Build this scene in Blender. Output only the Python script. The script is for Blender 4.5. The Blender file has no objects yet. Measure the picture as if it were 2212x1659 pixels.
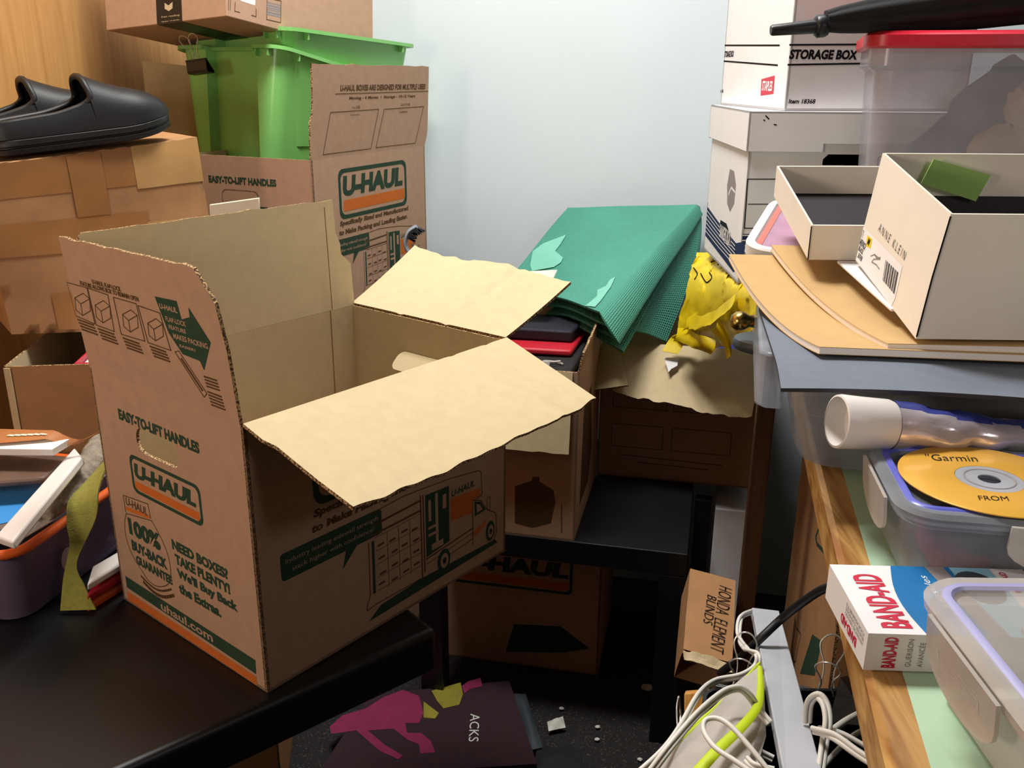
import bpy, bmesh, math, random
from mathutils import Vector as V, Matrix, noise, geometry
R = math.radians
random.seed(7)
SC = bpy.context.scene
COL = SC.collection

# ------------------------------------------------------------------ camera, world, lights, exposure
F, PITCH, ROLL, CZ = 1981.0, .326, .007, 1.33
CP, SP = math.cos(PITCH), math.sin(PITCH)
FW, UP, RT = V((0, CP, -SP)), V((0, SP, CP)), V((1, 0, 0))
CR = RT * math.cos(ROLL) + UP * math.sin(ROLL)
CU = UP * math.cos(ROLL) - RT * math.sin(ROLL)
CAM = V((0, 0, CZ))
cd = bpy.data.cameras.new('camera')
cam = bpy.data.objects.new('camera', cd)
COL.objects.link(cam)
cd.sensor_width = 36
cd.lens = F / 2212 * 36
cd.clip_start = .02
cam.matrix_world = Matrix(((CR.x, CU.x, -FW.x, 0), (CR.y, CU.y, -FW.y, 0), (CR.z, CU.z, -FW.z, CZ), (0, 0, 0, 1)))
SC.camera = cam

w = bpy.data.worlds.new('world')
SC.world = w
w.use_nodes = True
w.node_tree.nodes['Background'].inputs[0].default_value = (.75, .82, 1, 1)
w.node_tree.nodes['Background'].inputs[1].default_value = .002

def area_light(name, loc, target, sx, sy, power, col):
    l = bpy.data.lights.new(name, 'AREA')
    l.shape = 'RECTANGLE'
    l.size, l.size_y, l.energy, l.color = sx, sy, power, col
    o = bpy.data.objects.new(name, l)
    o.location = loc
    o.rotation_euler = (V(target) - V(loc)).to_track_quat('-Z', 'Y').to_euler()
    COL.objects.link(o)

area_light('ceiling_lamp', (-.22, 1.38, 2.62), (-.22, 1.40, 0), .60, .32, 36, (1, .985, .94))
area_light('ceiling_lamp_by_wall', (.50, 1.62, 2.62), (.50, 1.75, 0), .50, .20, 5, (.97, .99, 1))
area_light('right_fill', (.62, .10, 1.50), (.50, .75, 1.15), .22, .16, .95, (1, .93, .90))  # added fill for the fronts of the right-hand stack, no known source
area_light('warm_lamp', (-1.02, .02, 1.36), (-.30, 1.0, .85), .25, .25, 5.5, (1, .84, .70))
SC.view_settings.view_transform = 'Standard'
SC.view_settings.look = 'None'
SC.view_settings.exposure = 0.12
SC.view_settings.gamma = 1
SC.view_settings.use_curve_mapping = False
SC.cycles.diffuse_bounces = 2
SC.cycles.transparent_max_bounces = 16

# ------------------------------------------------------------------ measuring: a sight line of the photograph met with a depth, a height or a face
def ray(u, v): return FW * F + CR * (u - 1106) - CU * (v - 829.5)
def PY(u, v, y):
    d = ray(u, v); return CAM + d * (y / d.y)
def PZ(u, v, z):
    d = ray(u, v); return CAM + d * ((z - CZ) / d.z)

class Fr:
    """a flat face: origin, right, up, outward"""
    def __init__(s, o, x, y):
        s.o, s.x = V(o), V(x).normalized()
        y = V(y); s.y = (y - s.x * y.dot(s.x)).normalized(); s.n = s.x.cross(s.y)
    def p(s, a, b, off=0): return s.o + s.x * a + s.y * b + s.n * off
    def at(s, u, v):
        d = ray(u, v); t = (s.o - CAM).dot(s.n) / d.dot(s.n); q = CAM + d * t - s.o
        return (q.dot(s.x), q.dot(s.y))

# ------------------------------------------------------------------ materials
def lin(c): return tuple((x / 12.92 if x <= .04045 else ((x + .055) / 1.055) ** 2.4) for x in [k / 255 for k in c])
def newmat(name):
    m = bpy.data.materials.new(name); m.use_nodes = True
    n = m.node_tree.nodes; return m, n, m.node_tree.links, n['Principled BSDF']
def mat(name, c, rough=.6, noise_amt=.10, scale=40, metal=0, bump=0, bscale=300, spec=.5, stretch=None, coat=0, sheen=0):
    """plain surface with procedural mottling"""
    m, n, l, b = newmat(name)
    c = lin(c)
    tc = n.new('ShaderNodeTexCoord'); src = tc.outputs['Object']
    if stretch:
        mp = n.new('ShaderNodeMapping'); mp.inputs['Scale'].default_value = stretch
        l.new(src, mp.inputs[0]); src = mp.outputs[0]
    nz = n.new('ShaderNodeTexNoise'); nz.inputs['Scale'].default_value = scale; nz.inputs['Detail'].default_value = 6
    l.new(src, nz.inputs['Vector'])
    rp = n.new('ShaderNodeValToRGB')
    e = rp.color_ramp.elements
    e[0].position, e[1].position = .3, .7
    e[0].color = tuple(x * (1 - noise_amt) for x in c) + (1,)
    e[1].color = tuple(min(1, x * (1 + noise_amt)) for x in c) + (1,)
    l.new(nz.outputs['Fac'], rp.inputs[0]); l.new(rp.outputs[0], b.inputs['Base Color'])
    b.inputs['Roughness'].default_value = rough; b.inputs['Metallic'].default_value = metal
    b.inputs['Specular IOR Level'].default_value = spec
    b.inputs['Coat Weight'].default_value = coat
    if bump:
        n2 = n.new('ShaderNodeTexNoise'); n2.inputs['Scale'].default_value = bscale; n2.inputs['Detail'].default_value = 4
        l.new(src, n2.inputs['Vector'])
        bp = n.new('ShaderNodeBump'); bp.inputs['Strength'].default_value = bump; bp.inputs['Distance'].default_value = .002
        l.new(n2.outputs['Fac'], bp.inputs['Height']); l.new(bp.outputs[0], b.inputs['Normal'])
    return m
def plastic(name, c, clear=.5, rough=.25, noise_amt=.1):
    """see-through plastic: part of the light passes straight on, the rest meets a milky surface"""
    m = mat(name, c, rough, noise_amt, 25)
    n, l = m.node_tree.nodes, m.node_tree.links
    t = n.new('ShaderNodeBsdfTransparent'); x = n.new('ShaderNodeMixShader')
    t.inputs[0].default_value = tuple(.5 + .5 * k for k in lin(c)) + (1,)
    x.inputs[0].default_value = clear
    out = n['Material Output']
    l.new(n['Principled BSDF'].outputs[0], x.inputs[1]); l.new(t.outputs[0], x.inputs[2]); l.new(x.outputs[0], out.inputs[0])
    return m
def wood(name, c1, c2, stretch, rough=.45, scale=6):
    m, n, l, b = newmat(name)
    tc = n.new('ShaderNodeTexCoord'); mp = n.new('ShaderNodeMapping'); mp.inputs['Scale'].default_value = stretch
    l.new(tc.outputs['Object'], mp.inputs[0])
    nz = n.new('ShaderNodeTexNoise'); nz.inputs['Scale'].default_value = scale; nz.inputs['Detail'].default_value = 8; nz.inputs['Distortion'].default_value = .6
    l.new(mp.outputs[0], nz.inputs['Vector'])
    rp = n.new('ShaderNodeValToRGB'); e = rp.color_ramp.elements
    e[0].position, e[1].position = .32, .68
    e[0].color = lin(c1) + (1,); e[1].color = lin(c2) + (1,)
    l.new(nz.outputs['Fac'], rp.inputs[0]); l.new(rp.outputs[0], b.inputs['Base Color'])
    b.inputs['Roughness'].default_value = rough
    return m
def speckle(name, c, c2, scale, thr, rough=.95):
    m, n, l, b = newmat(name)
    tc = n.new('ShaderNodeTexCoord')
    nz = n.new('ShaderNodeTexNoise'); nz.inputs['Scale'].default_value = scale; nz.inputs['Detail'].default_value = 3
    l.new(tc.outputs['Object'], nz.inputs['Vector'])
    rp = n.new('ShaderNodeValToRGB'); e = rp.color_ramp.elements
    e[0].position, e[1].position = thr, thr + .08
    e[0].color = lin(c) + (1,); e[1].color = lin(c2) + (1,)
    l.new(nz.outputs['Fac'], rp.inputs[0]); l.new(rp.outputs[0], b.inputs['Base Color'])
    b.inputs['Roughness'].default_value = rough
    bp = n.new('ShaderNodeBump'); bp.inputs['Strength'].default_value = .8; bp.inputs['Distance'].default_value = .004
    l.new(nz.outputs['Fac'], bp.inputs['Height']); l.new(bp.outputs[0], b.inputs['Normal'])
    return m
def ribbed(name, c, su, sv, strength=.5, rough=.55):
    """woven ribs across a sheet, laid out on its UV map in metres"""
    m = mat(name, c, rough, .08, 8)
    n, l = m.node_tree.nodes, m.node_tree.links
    uv = n.new('ShaderNodeTexCoord')
    w1 = n.new('ShaderNodeTexWave'); w1.bands_direction = 'Y'; w1.inputs['Scale'].default_value = sv; w1.inputs['Distortion'].default_value = .4
    w2 = n.new('ShaderNodeTexWave'); w2.bands_direction = 'X'; w2.inputs['Scale'].default_value = su; w2.inputs['Distortion'].default_value = .4
    for q in (w1, w2): l.new(uv.outputs['UV'], q.inputs['Vector'])
    mx = n.new('ShaderNodeMath'); mx.operation = 'MULTIPLY'
    l.new(w1.outputs['Fac'], mx.inputs[0]); l.new(w2.outputs['Fac'], mx.inputs[1])
    bp = n.new('ShaderNodeBump'); bp.inputs['Strength'].default_value = strength; bp.inputs['Distance'].default_value = .003
    l.new(mx.outputs[0], bp.inputs['Height']); l.new(bp.outputs[0], n['Principled BSDF'].inputs['Normal'])
    return m

M = {}
M['kraft_out'] = mat('kraft_outside', (188, 152, 127), .85, .05, 60, bump=.05, spec=.15)
M['kraft_in'] = mat('kraft_inside', (208, 188, 150), .85, .04, 60, bump=.05, spec=.15)
M['kraft_edge'] = speckle('corrugated_edge', (92, 62, 36), (206, 172, 124), 420, .46)
M['kraft_dark'] = mat('kraft_aged', (176, 132, 92), .85, .08, 30, bump=.05, spec=.15)
M['tape'] = mat('packing_tape', (164, 116, 72), .28, .10, 18, bump=.15, bscale=30, spec=.4)
M['tape_light'] = mat('packing_tape_pale', (194, 152, 98), .28, .08, 18, bump=.15, bscale=30, spec=.4)
M['crease'] = mat('kraft_crease', (150, 116, 78), .85, .06, 80, spec=.1)
M['green_ink'] = mat('green_ink', (52, 74, 58), .85, .06, 80, spec=.1)
M['brown_ink'] = mat('brown_ink', (96, 72, 48), .85, .06, 80, spec=.1)
M['orange_ink'] = mat('orange_ink', (208, 112, 50), .85, .05, 80, spec=.1)
M['black_ink'] = mat('black_ink', (28, 26, 28), .8, .05, 80, spec=.1)
M['grey_ink'] = mat('grey_ink', (150, 142, 142), .8, .05, 80, spec=.1)
M['red_ink'] = mat('red_ink', (206, 22, 62), .5, .04, 80)
M['navy_ink'] = mat('navy_ink', (40, 52, 86), .8, .05, 80, spec=.1)
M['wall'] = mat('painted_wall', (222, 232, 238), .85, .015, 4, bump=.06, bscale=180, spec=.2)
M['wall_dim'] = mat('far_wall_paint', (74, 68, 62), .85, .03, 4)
M['ceiling_paint'] = mat('ceiling_paint', (150, 148, 144), .9, .03, 4)
M['carpet'] = speckle('carpet', (30, 28, 28), (82, 78, 76), 260, .60)
M['wood_wall'] = wood('oak_veneer', (192, 140, 80), (212, 160, 98), (10, 10, .7), .5, 7)
M['desk_wood'] = wood('desk_edge_oak', (150, 98, 44), (212, 168, 100), (26, 1.6, 26), .4, 4)
M['desk_shaded'] = wood('desk_leg_oak_shaded', (58, 34, 17), (76, 46, 22), (30, 30, 2), .5, 4)  # oak darkened: the shade on the desk leg is put into its colour
M['desk_top'] = mat('mint_laminate', (186, 218, 186), .35, .02, 10)
M['black_lac'] = mat('black_lacquer', (15, 16, 19), .42, .1, 20, bump=.04, bscale=120)
M['black_plastic'] = mat('black_plastic', (20, 20, 23), .4, .1, 20)
M['black_rubber'] = mat('black_rubber', (19, 19, 22), .5, .15, 20, bump=.05)
M['black_cloth'] = mat('black_cloth', (22, 22, 25), .8, .3, 60, bump=.3)
M['tub_green'] = mat('green_plastic', (134, 206, 114), .3, .03, 10, spec=.5)
M['white_card'] = mat('white_card', (240, 237, 238), .6, .02, 30, spec=.3)
M['cream_card'] = mat('cream_card', (236, 226, 204), .7, .03, 30, spec=.2)
M['shoe_box'] = mat('shoe_box_card', (236, 226, 212), .5, .02, 30, spec=.3)
M['black_paper'] = mat('black_paper', (34, 28, 34), .7, .1, 20)
M['mat_green'] = ribbed('yoga_mat_foam', (76, 160, 140), 60, 75, .7)
M['mat_worn'] = mat('yoga_mat_worn', (122, 196, 174), .6, .04, 20)
M['mat_edge'] = mat('yoga_mat_edge', (72, 160, 138), .7, .06, 60)
M['yellow'] = mat('yellow_plastic_film', (236, 206, 22), .35, .10, 30)
M['kraft_book'] = mat('kraft_cover', (202, 166, 114), .7, .03, 50, spec=.2)
M['pages'] = mat('paper_pages', (250, 240, 232), .8, .08, 10, stretch=(4, 4, 900), spec=.1)
M['foam_slate'] = mat('slate_foam', (112, 120, 134), .75, .04, 60)
M['foam_edge'] = mat('slate_foam_edge', (46, 46, 52), .8, .05, 60)
M['clear'] = plastic('clear_plastic', (206, 208, 216), .62, .18)
M['clear_dark'] = plastic('frosted_plastic', (200, 206, 218), .64, .25)
M['clear_white'] = plastic('milky_plastic', (224, 216, 210), .45, .25)
M['clear_bin'] = plastic('clear_bin_plastic', (214, 214, 224), .55, .2)
M['lid_clear'] = plastic('clear_lid', (226, 220, 214), .64, .2)
M['lid_grey'] = plastic('grey_clear_lid', (120, 124, 138), .4, .2)
M['gasket_blue'] = mat('blue_gasket', (92, 98, 200), .3, .05, 20)
M['gasket_lav'] = mat('lavender_gasket', (168, 166, 214), .35, .05, 20)
M['purple_clear'] = plastic('smoky_purple_plastic', (134, 118, 146), .5, .25)
M['red_lid'] = mat('red_plastic', (204, 34, 56), .35, .04, 10)
M['gold'] = mat('gold_disc', (244, 186, 76), .22, .04, 5, metal=.25)
M['silver'] = mat('steel', (205, 200, 190), .3, .05, 30, metal=.55)
M['hub'] = plastic('disc_hub', (214, 216, 226), .4, .1)
M['brass'] = mat('brass', (190, 160, 92), .25, .25, 30, metal=1)
M['white_plastic'] = mat('white_plastic', (236, 230, 226), .35, .02, 20)
M['white_cord'] = mat('white_cord', (232, 228, 220), .45, .02, 20)
M['bar_grey'] = mat('aluminium_bar', (196, 198, 206), .4, .03, 20, spec=.5)
M['lime'] = mat('lime_plastic', (204, 226, 44), .4, .05, 30)
M['olive_felt'] = mat('olive_felt', (150, 146, 66), .95, .12, 120, bump=.4, bscale=500)
M['orange_pl'] = mat('orange_plastic', (224, 98, 34), .4, .05, 20)
M['blue_pl'] = mat('blue_plastic', (52, 88, 200), .4, .05, 20)
M['grey_pl'] = mat('grey_plastic', (140, 150, 164), .4, .05, 20)
M['slate_pl'] = mat('slate_plastic', (62, 70, 76), .4, .06, 20)
M['sticky'] = mat('green_note', (156, 196, 106), .8, .04, 40)
M['pink_rim'] = mat('coral_plastic', (244, 150, 138), .4, .03, 20)
M['mauve_clear'] = plastic('mauve_film', (206, 168, 196), .25, .2)
M['cream_fluff'] = mat('cream_plush', (232, 206, 176), .95, .12, 60, bump=.6, bscale=120)
M['blue_cloth'] = mat('slate_blue_cloth', (96, 112, 152), .9, .2, 30, bump=.4, bscale=90)
M['grey_fur'] = mat('grey_fur', (150, 138, 122), .95, .3, 90, bump=1, bscale=220)
M['red_cloth'] = mat('red_neoprene', (168, 22, 46), .7, .1, 60)
M['navy_cloth'] = mat('navy_neoprene', (26, 27, 40), .7, .2, 60, bump=.2)
M['maroon'] = mat('maroon_cloth', (44, 20, 28), .9, .2, 60, bump=.3)
M['magenta'] = mat('magenta_print', (128, 24, 72), .8, .1, 40)
M['yellow_cloth'] = mat('yellow_print', (138, 128, 36), .8, .15, 40)
M['denim'] = mat('denim', (66, 76, 128), .9, .2, 90, bump=.4)
M['litter'] = mat('litter_paper', (214, 214, 206), .9, .1, 60)
M['garbage'] = mat('black_bag_film', (40, 42, 48), .22, .3, 20, bump=.6, bscale=60)
M['wood_block'] = wood('beech_block', (206, 138, 58), (226, 164, 84), (20, 20, 2), .5, 5)
M['blue_print'] = mat('blue_print', (24, 118, 184), .4, .05, 10)
M['sky_print'] = mat('pale_blue_print', (150, 208, 232), .4, .06, 10)
M['book_blue'] = mat('blue_cover', (58, 142, 214), .5, .08, 12)
M['book_brown'] = mat('brown_cover', (176, 112, 62), .5, .12, 20)
M['photo_dark'] = mat('dark_photo_print', (92, 70, 58), .5, .5, 14)
M['foil'] = mat('silver_film', (206, 196, 204), .18, .25, 24, metal=.4, bump=.5, bscale=25)
M['film_yellow'] = mat('yellow_film', (238, 206, 112), .3, .1, 20)
M['foil_blue'] = mat('blue_film', (60, 68, 140), .25, .2, 24)
M['skin_red'] = mat('red_sleeve', (190, 30, 48), .5, .08, 30)

# ------------------------------------------------------------------ mesh building
ORG = {}
INK = .35
class MB:
    def __init__(s): s.v, s.f, s.m, s.uv, s.mats = [], [], [], [], []
    def mi(s, m):
        m = M[m] if isinstance(m, str) else m
        if m not in s.mats: s.mats.append(m)
        return s.mats.index(m)
    def poly(s, pts, m, uv=None):
        k = len(s.v); s.v += [V(p) for p in pts]
        s.f.append(list(range(k, k + len(pts)))); s.m.append(s.mi(m)); s.uv.append(uv)
    def mesh(s, vs, fs, m, uvs=None):
        k = len(s.v); s.v += [V(p) for p in vs]; i = s.mi(m)
        for j, f in enumerate(fs):
            s.f.append([k + a for a in f]); s.m.append(i if not isinstance(m, (list, tuple)) else i); s.uv.append(uvs[j] if uvs else None)
    def grid(s, P, m, uv=None, wrap=False, flip=False):
        nu, nv = len(P), len(P[0])
        vs = [p for row in P for p in row]; fs = []; us = [] if uv else None
        for i in range(nu - (0 if wrap else 1)):
            for j in range(nv - 1):
                i2 = (i + 1) % nu
                q = [(i, j), (i2, j), (i2, j + 1), (i, j + 1)]
                if flip: q = q[::-1]
                fs.append([a * nv + b for a, b in q])
                if uv: us.append([uv[a][b] for a, b in q])
        s.mesh(vs, fs, m, us)
    def patch(s, fn, nu, nv, m, th=0, mb=None, me=None, uvs=None):
        """a sheet fn(s, t) with thickness th behind its front (front = d/ds x d/dt)"""
        P = [[V(fn(i / nu, j / nv)) for j in range(nv + 1)] for i in range(nu + 1)]
        U = [[((i / nu) * uvs[0], (j / nv) * uvs[1]) for j in range(nv + 1)] for i in range(nu + 1)] if uvs else None
        s.grid(P, m, U)
        if not th: return P
        Q = []
        for i in range(nu + 1):
            row = []
            for j in range(nv + 1):
                a = P[min(i + 1, nu)][j] - P[max(i - 1, 0)][j]; b = P[i][min(j + 1, nv)] - P[i][max(j - 1, 0)]
                row.append(P[i][j] - a.cross(b).normalized() * th)
            Q.append(row)
        s.grid(Q, mb or m, U, flip=True)
        e = me or m
        B = [(i, 0) for i in range(nu)] + [(nu, j) for j in range(nv)] + [(i, nv) for i in range(nu, 0, -1)] + [(0, j) for j in range(nv, 0, -1)]
        for k in range(len(B)):
            (a, b), (c, d) = B[k], B[(k + 1) % len(B)]
            s.poly([P[c][d], P[a][b], Q[a][b], Q[c][d]], e)
        return P
    def plate(s, fr, loops, th, m, mb=None, me=None, off=0):
        """flat plate with holes: loops of 2D points on a face, thickness behind it"""
        fl = [q for L in loops for q in L]
        tri = geometry.tessellate_polygon([[V((a, b, 0)) for a, b in L] for L in loops])
        fs = []
        for t in tri:
            a, b, c = (V(fl[i] + (0,)) if not isinstance(fl[i], V) else fl[i] for i in t)
            fs.append(list(t) if (b - a).cross(c - a).z > 0 else list(t)[::-1])
        s.mesh([fr.p(a, b, off) for a, b in fl], fs, m)
        if th:
            s.mesh([fr.p(a, b, off - th) for a, b in fl], [f[::-1] for f in fs], mb or m)
            for L in loops:
                for i in range(len(L)):
                    a, b = L[i], L[(i + 1) % len(L)]
                    s.poly([fr.p(*a, off), fr.p(*a, off - th), fr.p(*b, off - th), fr.p(*b, off)], me or m)
    def box(s, o, x, y, z, m):
        o, x, y, z = V(o), V(x), V(y), V(z)
        s.hexa([o, o + x, o + x + y, o + y, o + z, o + x + z, o + x + y + z, o + y + z], m)
    def hexa(s, p, m):
        k = m if isinstance(m, (list, tuple)) else [m] * 6
        for f, mm in zip(((3, 2, 1, 0), (4, 5, 6, 7), (0, 1, 5, 4), (1, 2, 6, 5), (2, 3, 7, 6), (3, 0, 4, 7)), k):
            s.poly([p[i] for i in f], mm)
    def loft(s, loops, m, cap0=True, cap1=True):
        n = len(loops[0])
        s.mesh([p for L in loops for p in L], [[a * n + i, a * n + (i + 1) % n, (a + 1) * n + (i + 1) % n, (a + 1) * n + i] for a in range(len(loops) - 1) for i in range(n)], m)
        if cap0: s.poly(loops[0][::-1], m)
        if cap1: s.poly(loops[-1], m)
    def tube(s, path, r, m, seg=8, flat=None, close=False):
        path = [V(p) for p in path]; n = len(path); loops = []
        up = V((0, 0, 1)); prev = None
        for i in range(n):
            if close: t = path[(i + 1) % n] - path[(i - 1) % n]
            else: t = path[min(i + 1, n - 1)] - path[max(i - 1, 0)]
            t.normalize()
            if prev is None: a = t.cross(up if abs(t.z) < .9 else V((1, 0, 0))).normalized()
            else: a = (prev - t * prev.dot(t)).normalized()
            prev = a; b = t.cross(a)
            rr = r[i] if isinstance(r, (list, tuple)) else r
            ra, rb = (rr, rr) if flat is None else (rr * flat[0], rr * flat[1])
            loops.append([path[i] + a * (math.cos(2 * math.pi * k / seg) * ra) + b * (math.sin(2 * math.pi * k / seg) * rb) for k in range(seg)])
        if close: loops.append(loops[0])
        s.loft(loops, m, not close, not close)
    def lathe(s, o, ax, prof, m, seg=24, cap=True):
        o, ax = V(o), V(ax).normalized()
        a = ax.cross(V((0, 0, 1)) if abs(ax.z) < .9 else V((1, 0, 0))).normalized(); b = ax.cross(a)
        s.loft([[o + ax * h + (a * math.cos(2 * math.pi * k / seg) + b * math.sin(2 * math.pi * k / seg)) * r for k in range(seg)] for r, h in prof], m, cap, cap)
    def line(s, fr, pts, wd, m, off=.0007, close=False):
        off *= INK
        pts = [V((a, b)) for a, b in pts]
        if close: pts.append(pts[0])
        for a, b in zip(pts, pts[1:]):
            d = b - a
            if d.length < 1e-6: continue
            d.normalize(); n = V((-d.y, d.x)) * wd / 2; e = d * wd * .3
            s.poly([fr.p(*(a - e - n), off), fr.p(*(b + e - n), off), fr.p(*(b + e + n), off), fr.p(*(a - e + n), off)], m)
    def fill(s, fr, pts, m, off=.0006): s.plate(fr, [[tuple(p) for p in pts]], 0, m, off=off * INK)
    def ring(s, fr, outer, wd, m, off=.0007):
        off *= INK
        cx = sum(p[0] for p in outer) / len(outer); cy = sum(p[1] for p in outer) / len(outer)
        hx = max(p[0] for p in outer) - cx; hy = max(p[1] for p in outer) - cy
        s.plate(fr, [outer, [(cx + (x - cx) * (hx - wd) / hx, cy + (y - cy) * (hy - wd) / hy) for x, y in outer]], 0, m, off=off)
    def text(s, fr, body, x0, y0, x1, y1, m, bold=.02, shear=0, off=.0008, rot=0):
        off *= INK
        vs, fs = glyphs(body, bold, shear)
        X = [p[0] for p in vs]; Y = [p[1] for p in vs]
        ax, bx, ay, by = min(X), max(X), min(Y), max(Y)
        out = []
        for x, y in vs:
            x = (x - ax) / (bx - ax); y = (y - ay) / (by - ay)
            for _ in range(rot): x, y = 1 - y, x
            out.append(fr.p(x0 + (x1 - x0) * x, y0 + (y1 - y0) * y, off))
        s.mesh(out, fs, m)
    def build(s, name, parent=None, smooth=None, bevel=0, seg=2, origin=None):
        me = bpy.data.meshes.new(name)
        if parent is not None: org = ORG[parent]
        elif origin is not None: org = V(origin)
        else:
            lo = V([min(p[i] for p in s.v) for i in range(3)]); hi = V([max(p[i] for p in s.v) for i in range(3)])
            org = V(((lo.x + hi.x) / 2, (lo.y + hi.y) / 2, lo.z))
        me.from_pydata([p - org for p in s.v], [], s.f)
        for m in s.mats: me.materials.append(m)
        me.polygons.foreach_set('material_index', s.m)
        if any(s.uv):
            ul = me.uv_layers.new(name='uv')
            for p, u in zip(me.polygons, s.uv):
                if u:
                    for li, q in zip(p.loop_indices, u): ul.data[li].uv = q
        bm = bmesh.new(); bm.from_mesh(me)
        bmesh.ops.remove_doubles(bm, verts=bm.verts, dist=1e-5)
        bm.to_mesh(me); bm.free()
        if smooth:
            for p in me.polygons: p.use_smooth = True
            me.set_sharp_from_angle(angle=R(smooth))
        o = bpy.data.objects.new(name, me)
        if parent is not None:
            o.parent = parent; ORG[o] = org
        else:
            o.location = org; ORG[o] = org
        COL.objects.link(o)
        if bevel:
            b = o.modifiers.new('bevel', 'BEVEL'); b.width = bevel; b.segments = seg; b.limit_method = 'ANGLE'; b.angle_limit = R(40)
        return o

_G = {}
def glyphs(body, bold, shear):
    k = (body, bold, shear)
    if k not in _G:
        c = bpy.data.curves.new('type', 'FONT'); c.body = body; c.offset = bold; c.shear = shear; c.resolution_u = 3
        c.space_line = .9
        o = bpy.data.objects.new('type', c); me = bpy.data.meshes.new_from_object(o)
        _G[k] = ([(v.co.x, v.co.y) for v in me.vertices], [list(p.vertices) for p in me.polygons])
        bpy.data.objects.remove(o); bpy.data.meshes.remove(me); bpy.data.curves.remove(c)
    return _G[k]

def tag(o, label, cat, group=None):
    o['label'] = label; o['category'] = cat
    if group: o['group'] = group
    return o
def thing(name, label, cat, loc, group=None):
    o = bpy.data.objects.new(name, None); o.empty_display_size = .02
    o.location = loc; ORG[o] = V(loc); COL.objects.link(o)
    return tag(o, label, cat, group)
def struct(o): o['kind'] = 'structure'; return o
def rrect(x0, y0, x1, y1, r, n=5):
    out = []
    for cx, cy, a in ((x1 - r, y0 + r, -90), (x1 - r, y1 - r, 0), (x0 + r, y1 - r, 90), (x0 + r, y0 + r, 180)):
        for k in range(n + 1):
            t = R(a + 90 * k / n); out.append((cx + r * math.cos(t), cy + r * math.sin(t)))
    return out
def ellipse(cx, cy, rx, ry, n=24): return [(cx + rx * math.cos(2 * math.pi * k / n), cy + ry * math.sin(2 * math.pi * k / n)) for k in range(n)]
def smooth(pts, n=8, close=False):
    pts = [V(p) for p in pts]; N = len(pts); out = []
    for i in range(N if close else N - 1):
        g = (lambda k: pts[k % N]) if close else (lambda k: pts[max(0, min(N - 1, k))])
        a, b, c, d = g(i - 1), g(i), g(i + 1), g(i + 2)
        for k in range(n):
            t = k / n
            out.append(.5 * ((2 * b) + (c - a) * t + (2 * a - 5 * b + 4 * c - d) * t * t + (3 * b - a - 3 * c + d) * t ** 3))
    if not close: out.append(pts[-1])
    return out
def bil(p00, p10, p11, p01):
    p00, p10, p11, p01 = map(V, (p00, p10, p11, p01))
    return lambda s, t: p00.lerp(p10, s).lerp(p01.lerp(p11, s), t)
def nz(p, sc, amt): return noise.noise(V(p) * sc) * amt
Z = V((0, 0, 1))
def hd(a): return V((math.sin(R(a)), math.cos(R(a)), 0))        # heading, degrees clockwise from straight ahead
def rt(a): return V((math.cos(R(a)), -math.sin(R(a)), 0))       # to the right of that heading

# ------------------------------------------------------------------ the room
TH = 12
def room_plane(name, o, x, y, m):
    b = MB(); b.patch(bil(o, V(o) + V(x), V(o) + V(x) + V(y), V(o) + V(y)), 2, 2, m, .06); return struct(b.build(name))
WB = V((.43, 2.23, 0))                      # a point at the foot of the back wall
WL = V((-.95, 1.80, 0))                     # a point at the foot of the panelled wall
uR, vR = rt(TH), hd(TH)
corner = WL + vR * ((WB - WL).dot(vR))
room_plane('floor', corner - vR * 4.2 - uR * .1, uR * 2.6, vR * 4.4, 'carpet')
room_plane('wall_back', corner - uR * .05, uR * 2.5, Z * 2.65, 'wall')
room_plane('wall_left', corner - vR * 4.2, vR * 4.2, Z * 2.65, 'wood_wall')
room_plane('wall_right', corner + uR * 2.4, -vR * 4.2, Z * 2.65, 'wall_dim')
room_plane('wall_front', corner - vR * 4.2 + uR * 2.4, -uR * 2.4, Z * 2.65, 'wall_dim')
room_plane('ceiling', corner + Z * 2.65 - uR * .1, uR * 2.6, -vR * 4.3, 'ceiling_paint')

# ------------------------------------------------------------------ cartons
TK = .004
def faces(o, ex, ey, w, d):
    return dict(front=(Fr(o, ex, Z), w), right=(Fr(o + ex * w, ey, Z), d), back=(Fr(o + ex * w + ey * d, -ex, Z), w), left=(Fr(o + ey * d, -ey, Z), d))
def carton_body(b, o, ex, ey, w, d, h, holes={}, mo='kraft_out', mi='kraft_in', top=False, me='kraft_edge'):
    fs = faces(o, ex, ey, w, d)
    for k, (fr, wd) in fs.items():
        b.plate(fr, [[(0, 0), (wd, 0), (wd, h), (0, h)]] + holes.get(k, []), TK, mo, mi, me)
    b.box(o, ex * w, ey * d, Z * TK, mo)
    if top: b.box(o + Z * (h - TK), ex * w, ey * d, Z * TK, mo)
    return fs
def flap(b, P, Q, out, a0, a1, L, smax=lambda t: 1, smin=lambda t: 0, bend=lambda s, t: 0, th=TK, mo='kraft_out', mi='kraft_in', rag=.012, n=(16, 10), seed=0):
    P, Q, out = V(P), V(Q), V(out)
    def fn(s, t):
        k = smin(t) + (smax(t) - smin(t)) * s
        a = R(a0 + (a1 - a0) * k)
        r = t * (L(k) if callable(L) else L) * (1 + (rag * noise.noise(V((k * 14, seed, 0))) * t))
        e = Z * math.cos(a) + out * math.sin(a); nn = out * math.cos(a) - Z * math.sin(a)
        return P.lerp(Q, k) + e * r + nn * bend(k, t)
    b.patch(fn, n[0], n[1], mo, th, mi, 'kraft_edge')

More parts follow.
